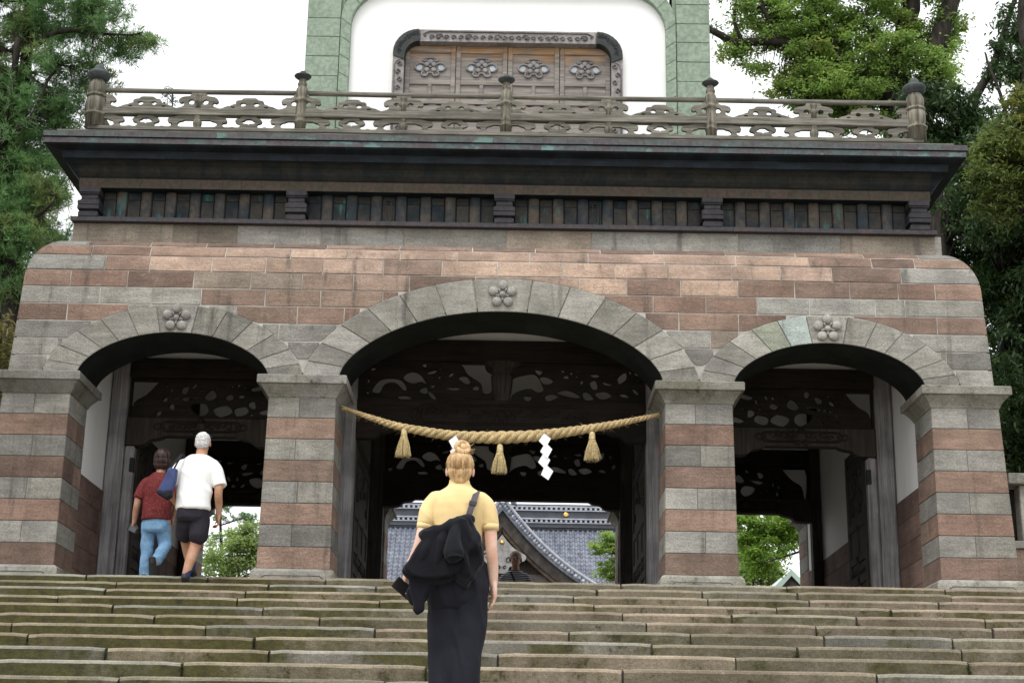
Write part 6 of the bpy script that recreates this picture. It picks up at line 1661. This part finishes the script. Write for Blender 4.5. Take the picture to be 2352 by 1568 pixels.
put(mn, 'tee_shirt', vox('tee_shirt', tee, .0085, 3, (.016, 5.5, 4, 1.1), 5), 'white_tee', 'plain white T-shirt')
sh_ = [loft([(0, -.02, .88, .150, .115), (0, -.02, .78, .165, .125), (0, -.01, .70, .168, .125), (0, .0, .66, .15, .11)], 22), limb([(.075, -.01, .72), (.080, .0, .60), (.068, .012, .525)], [.098, .098, .098], 16), limb([(-.075, .02, .72), (-.09, .09, .60), (-.095, .12, .565)], [.095, .095, .095], 16)]
put(mn, 'shorts', vox('shorts', sh_, .009, 4, (.010, 7, 6, .6), 9), 'black_shorts')
hr = [ball((hc[0], hc[1] - .018, hc[2] + .028), .0785, .093, .088, 18), ball((hc[0], hc[1] - .045, hc[2] - .015), .072, .062, .060, 16)]
put(mn, 'hair', vox('hair', hr, .006, 2, (.006, 45, 45, .3), 3), 'hair_grey', 'short grey hair')
put(mn, 'shoe', mesh('shoe', *shoe((-.015, -.075, .10), .05, 1, 1.0, -.25), smooth=True), 'shoe'); put(mn, 'shoe', mesh('shoe', *shoe((-.03, .275, .235), 0), smooth=True), 'shoe')
put(mn, 'sock', mesh('sock', *limb([(-.004, -.065, .165), (-.013, -.08, .075)], [.043, .046], 14)), 'navy_sock')
put(mn, 'sock', mesh('sock', *limb([(-.03, .27, .28), (-.03, .272, .21)], [.040, .043], 14)), 'navy_sock')
gl = [tube([(hc[0] + s * .083, hc[1] - .02, hc[2] + .055), (hc[0] + s * .086, hc[1] + .04, hc[2] + .085), (hc[0] + s * .075, hc[1] + .085, hc[2] + .095)], .003, 6) for s in (-1, 1)]
gl += [tube([(hc[0] + s * .040 + .030 * math.cos(t), hc[1] + .085, hc[2] + .092 + .018 * math.sin(t)) for t in (2 * PI * q / 12 for q in range(13))], .003, 5) for s in (-1, 1)]
gl.append(tube([(hc[0] - .01, hc[1] + .087, hc[2] + .096), (hc[0] + .01, hc[1] + .087, hc[2] + .096)], .003, 5))
obj('eyeglasses', mesh('eyeglasses', *T(mn, join(*gl))), 'plastic', label='thin eyeglasses pushed up on the grey-haired man\'s head', cat='glasses')
tote = thing('tote_bag', (-3.43, -1.25, .30), 'navy tote bag with black base on the shoulder of the man in white', 'bag')
ot = Vector((-3.18, -1.1, -.35)) - Vector((-3.43, -1.25, .30))
tl = lambda lp: [(x + ot.x, z + ot.z) for x, z in lp]
up = vox('canvas', [prism(tl([(-.245, 1.195), (-.165, 1.19), (-.175, 1.06), (-.205, .955), (-.29, .935), (-.345, .955), (-.30, 1.06)]), -.205 + ot.y, -.105 + ot.y, 0)], .008, 5, (.007, 6, 5, .7), 1)
lo = vox('base', [prism(tl([(-.205, .962), (-.29, .940), (-.352, .962), (-.358, .925), (-.25, .865), (-.20, .90)]), -.212 + ot.y, -.10 + ot.y, 0)], .008, 4)
put(tote, 'canvas', up, 'navy'); put(tote, 'base', lo, 'navy_black')
for dx, dy in ((0, -.02), (.03, .05)):
    put(tote, 'handle', mesh('handle', *ribbon([Vector(p) + ot for p in spline([(-.235 + dx, -.17 + dy * .5, 1.19), (-.20 + dx, -.155, 1.26), (-.155 + dx * .6, -.115, 1.345), (-.140, -.02 + dy, 1.372), (-.150, .06, 1.33), (-.18, .10, 1.24), (-.21, -.02, 1.18)], 3, False)], .018, .004)), 'navy_black')

# ---- woman in dark red shirt and jeans
rw = thing('person', (-3.74, -.30, ZF + .0), 'dark-haired woman in dark red shirt and light blue jeans entering the left arch', 'person')
hc = (.01, .05, 1.355)
sk = head_shapes(hc, 1, .96) + [limb([(0, .01, 1.13), (0, .03, 1.20), (.005, .045, 1.28)], [.075, .050, .048]),
    loft([(0, 0, .66, .13, .10), (0, 0, .9, .13, .10), (0, .0, 1.06, .125, .085), (0, .01, 1.14, .08, .06)]),
    limb([(-.12, 0, 1.08), (-.195, -.02, .95), (-.215, -.03, .83), (-.232, .0, .74), (-.245, .03, .645)], [.044, .043, .038, .035, .026]),
    limb([(.12, 0, 1.08), (.185, .02, .96), (.20, .04, .85), (.18, .10, .78), (.15, .14, .72)], [.044, .043, .038, .035, .026]),
    hand((-.245, .03, .65), (-.05, .2, -1), (.3, .95, .1), (.95, -.3, 0), .92, .95), hand((.15, .14, .72), (-.1, .3, -1), (-.3, .9, 0), (-.9, -.3, 0), .92, .6),
    limb([(-.07, 0, .68), (-.072, .02, .38), (-.07, .0, .09)], [.085, .055, .038]), limb([(.075, 0, .68), (.11, .04, .40), (.085, -.10, .25), (.06, -.20, .165)], [.085, .06, .05, .038])]
put(rw, 'body', vox('body', sk, .0075, 4), 'skin_mid'); face(rw, hc, 1, .96)
st_ = [loft([(0, -.005, .66, .160, .128), (0, -.005, .76, .158, .125), (0, 0, .90, .155, .12), (0, 0, 1.02, .160, .118), (0, .0, 1.10, .162, .10), (0, .01, 1.155, .11, .08), (0, .02, 1.19, .062, .06)], 22),
       sleeve([(-.115, 0, 1.085), (-.160, -.01, 1.03), (-.200, -.02, .895)], [.060, .059, .060]), sleeve([(.115, 0, 1.085), (.155, .01, 1.03), (.19, .03, .91)], [.060, .059, .060])]
put(rw, 'shirt', vox('shirt', st_, .009, 4, (.010, 6, 5, .8), 4), 'red_print', 'dark red patterned short-sleeved shirt')
jn = [loft([(0, 0, .70, .140, .110), (0, 0, .62, .152, .12), (0, .0, .55, .15, .115), (0, .0, .52, .13, .10)], 20), limb([(-.072, 0, .58), (-.075, .01, .36), (-.072, .0, .18), (-.070, .0, .035)], [.080, .067, .062, .062], 16),
      limb([(.075, 0, .58), (.105, .035, .42), (.108, .0, .36), (.09, -.09, .27), (.072, -.155, .205)], [.080, .070, .064, .060, .058], 16)]
put(rw, 'jeans', vox('jeans', jn, .008, 3, (.009, 6, 10, .4), 6), 'denim')
put(rw, 'hair', vox('hair', [ball((hc[0] - .004, hc[1] - .012, hc[2] + .022), .092, .105, .092, 18), ball((hc[0] - .004, hc[1] - .028, hc[2] - .03), .090, .086, .085, 18), ball((hc[0] - .006, hc[1] - .04, hc[2] - .075), .086, .062, .055, 16)], .006, 2, (.006, 34, 9, .2), 2), 'hair_dark', 'short dark bob')
put(rw, 'shoe', mesh('shoe', *shoe((-.07, .0, .085), 0, 1, .94), smooth=True), 'shoe')
put(rw, 'shoe', mesh('shoe', *join(shoe((.055, -.19, .175), -.1, 1, .94, -1.15)), smooth=True), 'shoe')
put(rw, 'sole', mesh('sole', *tf(box(-.038, .038, -.07, .17, -.004, .004, .003), Matrix.Translation((.052, -.252, .155)) @ Matrix.Rotation(-1.15, 4, 'X'))), 'sole')
obj('crossbody_strap', mesh('crossbody_strap', *T(rw, ribbon([tuple(p) for p in spline([(-.075, .06, 1.165), (-.055, .0, 1.19), (-.02, -.085, 1.15), (.06, -.122, 1.03), (.13, -.10, .92), (.165, .0, .84)], 4, False)], .022, .004))), 'red_print', label='dark strap crossing the back of the woman in red', cat='bag strap')
dc = thing('compact_camera', (-3.99, -.27, .37), 'small black camera held by the woman in red', 'camera')
dm = Matrix.Rotation(math.radians(28), 4, 'Y') @ Matrix.Rotation(math.radians(15), 4, 'X')
put(dc, 'case', mesh('case', *tf(box(-.058, .058, -.018, .018, -.036, .036, .006), dm)), 'plastic'); put(dc, 'screen', mesh('screen', *tf(box(-.04, .04, -.021, -.0185, -.028, .026), dm)), 'lens')
put(dc, 'lens_barrel', mesh('lens_barrel', *tf(lathe([(.026, 0), (.026, .03), (.02, .032)], 14), dm @ Matrix.Translation((0, .018, 0)) @ Matrix.Rotation(-PI / 2, 4, 'X'))), 'plastic')

# ---- man in striped jersey coming through from behind
sm = thing('person', (.235, 8.3, ZF), 'man in navy striped jersey facing us beyond the central doorway', 'person')
sm.scale = (1.07, 1.07, 1.07)
hc = (.0, -.03, 1.49)
sk = head_shapes(hc, -1, 1.14) + [limb([(0, .0, 1.25), (0, -.01, 1.35), (0, -.02, 1.44)], [.08, .06, .056]), loft([(0, 0, .74, .15, .11), (0, 0, 1.0, .15, .11), (0, 0, 1.2, .15, .10), (0, 0, 1.28, .10, .07)]),
    limb([(.15, 0, 1.21), (.25, .01, 1.05), (.265, .0, .93), (.255, -.05, .82), (.25, -.09, .72)], [.048, .045, .042, .038, .028]), limb([(-.15, 0, 1.21), (-.25, .01, 1.05), (-.265, .0, .93), (-.255, -.05, .82), (-.25, -.09, .72)], [.048, .045, .042, .038, .028]),
    hand((.25, -.09, .725), (0, -.15, -1), (-.3, -.95, 0), (-.95, .2, 0), 1.0, .6), hand((-.25, -.09, .725), (0, -.15, -1), (.3, -.95, 0), (.95, .2, 0), 1.0, .6),
    limb([(.08, 0, .78), (.085, -.01, .42), (.085, .0, .09)], [.09, .06, .042]), limb([(-.08, 0, .78), (-.085, -.01, .42), (-.085, .0, .09)], [.09, .06, .042])]
put(sm, 'body', vox('body', sk, .008, 4), 'skin_mid'); face(sm, hc, -1, 1.14)
jy = [loft([(0, 0, .74, .180, .135), (0, 0, .95, .185, .14), (0, 0, 1.12, .19, .13), (0, 0, 1.22, .19, .11), (0, 0, 1.285, .14, .09), (0, -.005, 1.325, .07, .07)], 22), sleeve([(.15, 0, 1.215), (.205, .005, 1.13), (.262, .0, .94)], [.066, .066, .062]), sleeve([(-.15, 0, 1.215), (-.205, .005, 1.13), (-.262, .0, .94)], [.066, .066, .062])]
put(sm, 'jersey', vox('jersey', jy, .009, 5, (.005, 6, 4, .6), 8), 'stripe', 'navy and grey striped jersey')
tr = [loft([(0, 0, .80, .155, .12), (0, 0, .68, .16, .12), (0, 0, .62, .14, .11)], 20), limb([(.08, 0, .68), (.085, -.005, .40), (.085, .0, .05)], [.088, .072, .066], 14), limb([(-.08, 0, .68), (-.085, -.005, .40), (-.085, .0, .05)], [.088, .072, .066], 14)]
put(sm, 'trousers', vox('trousers', tr, .010, 4), 'black_shorts')
for s in (-1, 1): put(sm, 'shoe', mesh('shoe', *shoe((s * .085, 0, .085), 0, -1), smooth=True), 'shoe')
put(sm, 'hair', vox('hair', [ball((hc[0], hc[1] + .024, hc[2] + .036), .096, .104, .098, 18), ball((hc[0], hc[1] + .045, hc[2] - .01), .094, .068, .080, 16)], .008, 3), 'hair_salt', 'short grey hair')
obj('crossbody_strap', mesh('crossbody_strap', *T(sm, ribbon([tuple(p) for p in spline([(-.10, .06, 1.29), (-.085, -.01, 1.315), (-.06, -.095, 1.26), (.0, -.142, 1.12), (.07, -.152, .98), (.15, -.12, .84), (.185, 0, .76)], 4, False)], .028, .004))), 'plastic', label='black strap across the chest of the man in stripes', cat='bag strap')
sg = [tube([(hc[0] + s * .032 + .026 * math.cos(t), hc[1] - .112, hc[2] + .002 + .018 * math.sin(t)) for t in (2 * PI * q / 12 for q in range(13))], .003, 5) for s in (-1, 1)] + [tube([(hc[0] + s * .058, hc[1] - .110, hc[2] + .004), (hc[0] + s * .096, hc[1] - .05, hc[2] + .004), (hc[0] + s * .096, hc[1], hc[2] + .004)], .003, 5) for s in (-1, 1)]
obj('eyeglasses', mesh('eyeglasses', *T(sm, join(*sg))), 'plastic', label='dark-rimmed eyeglasses worn by the man in stripes', cat='glasses')
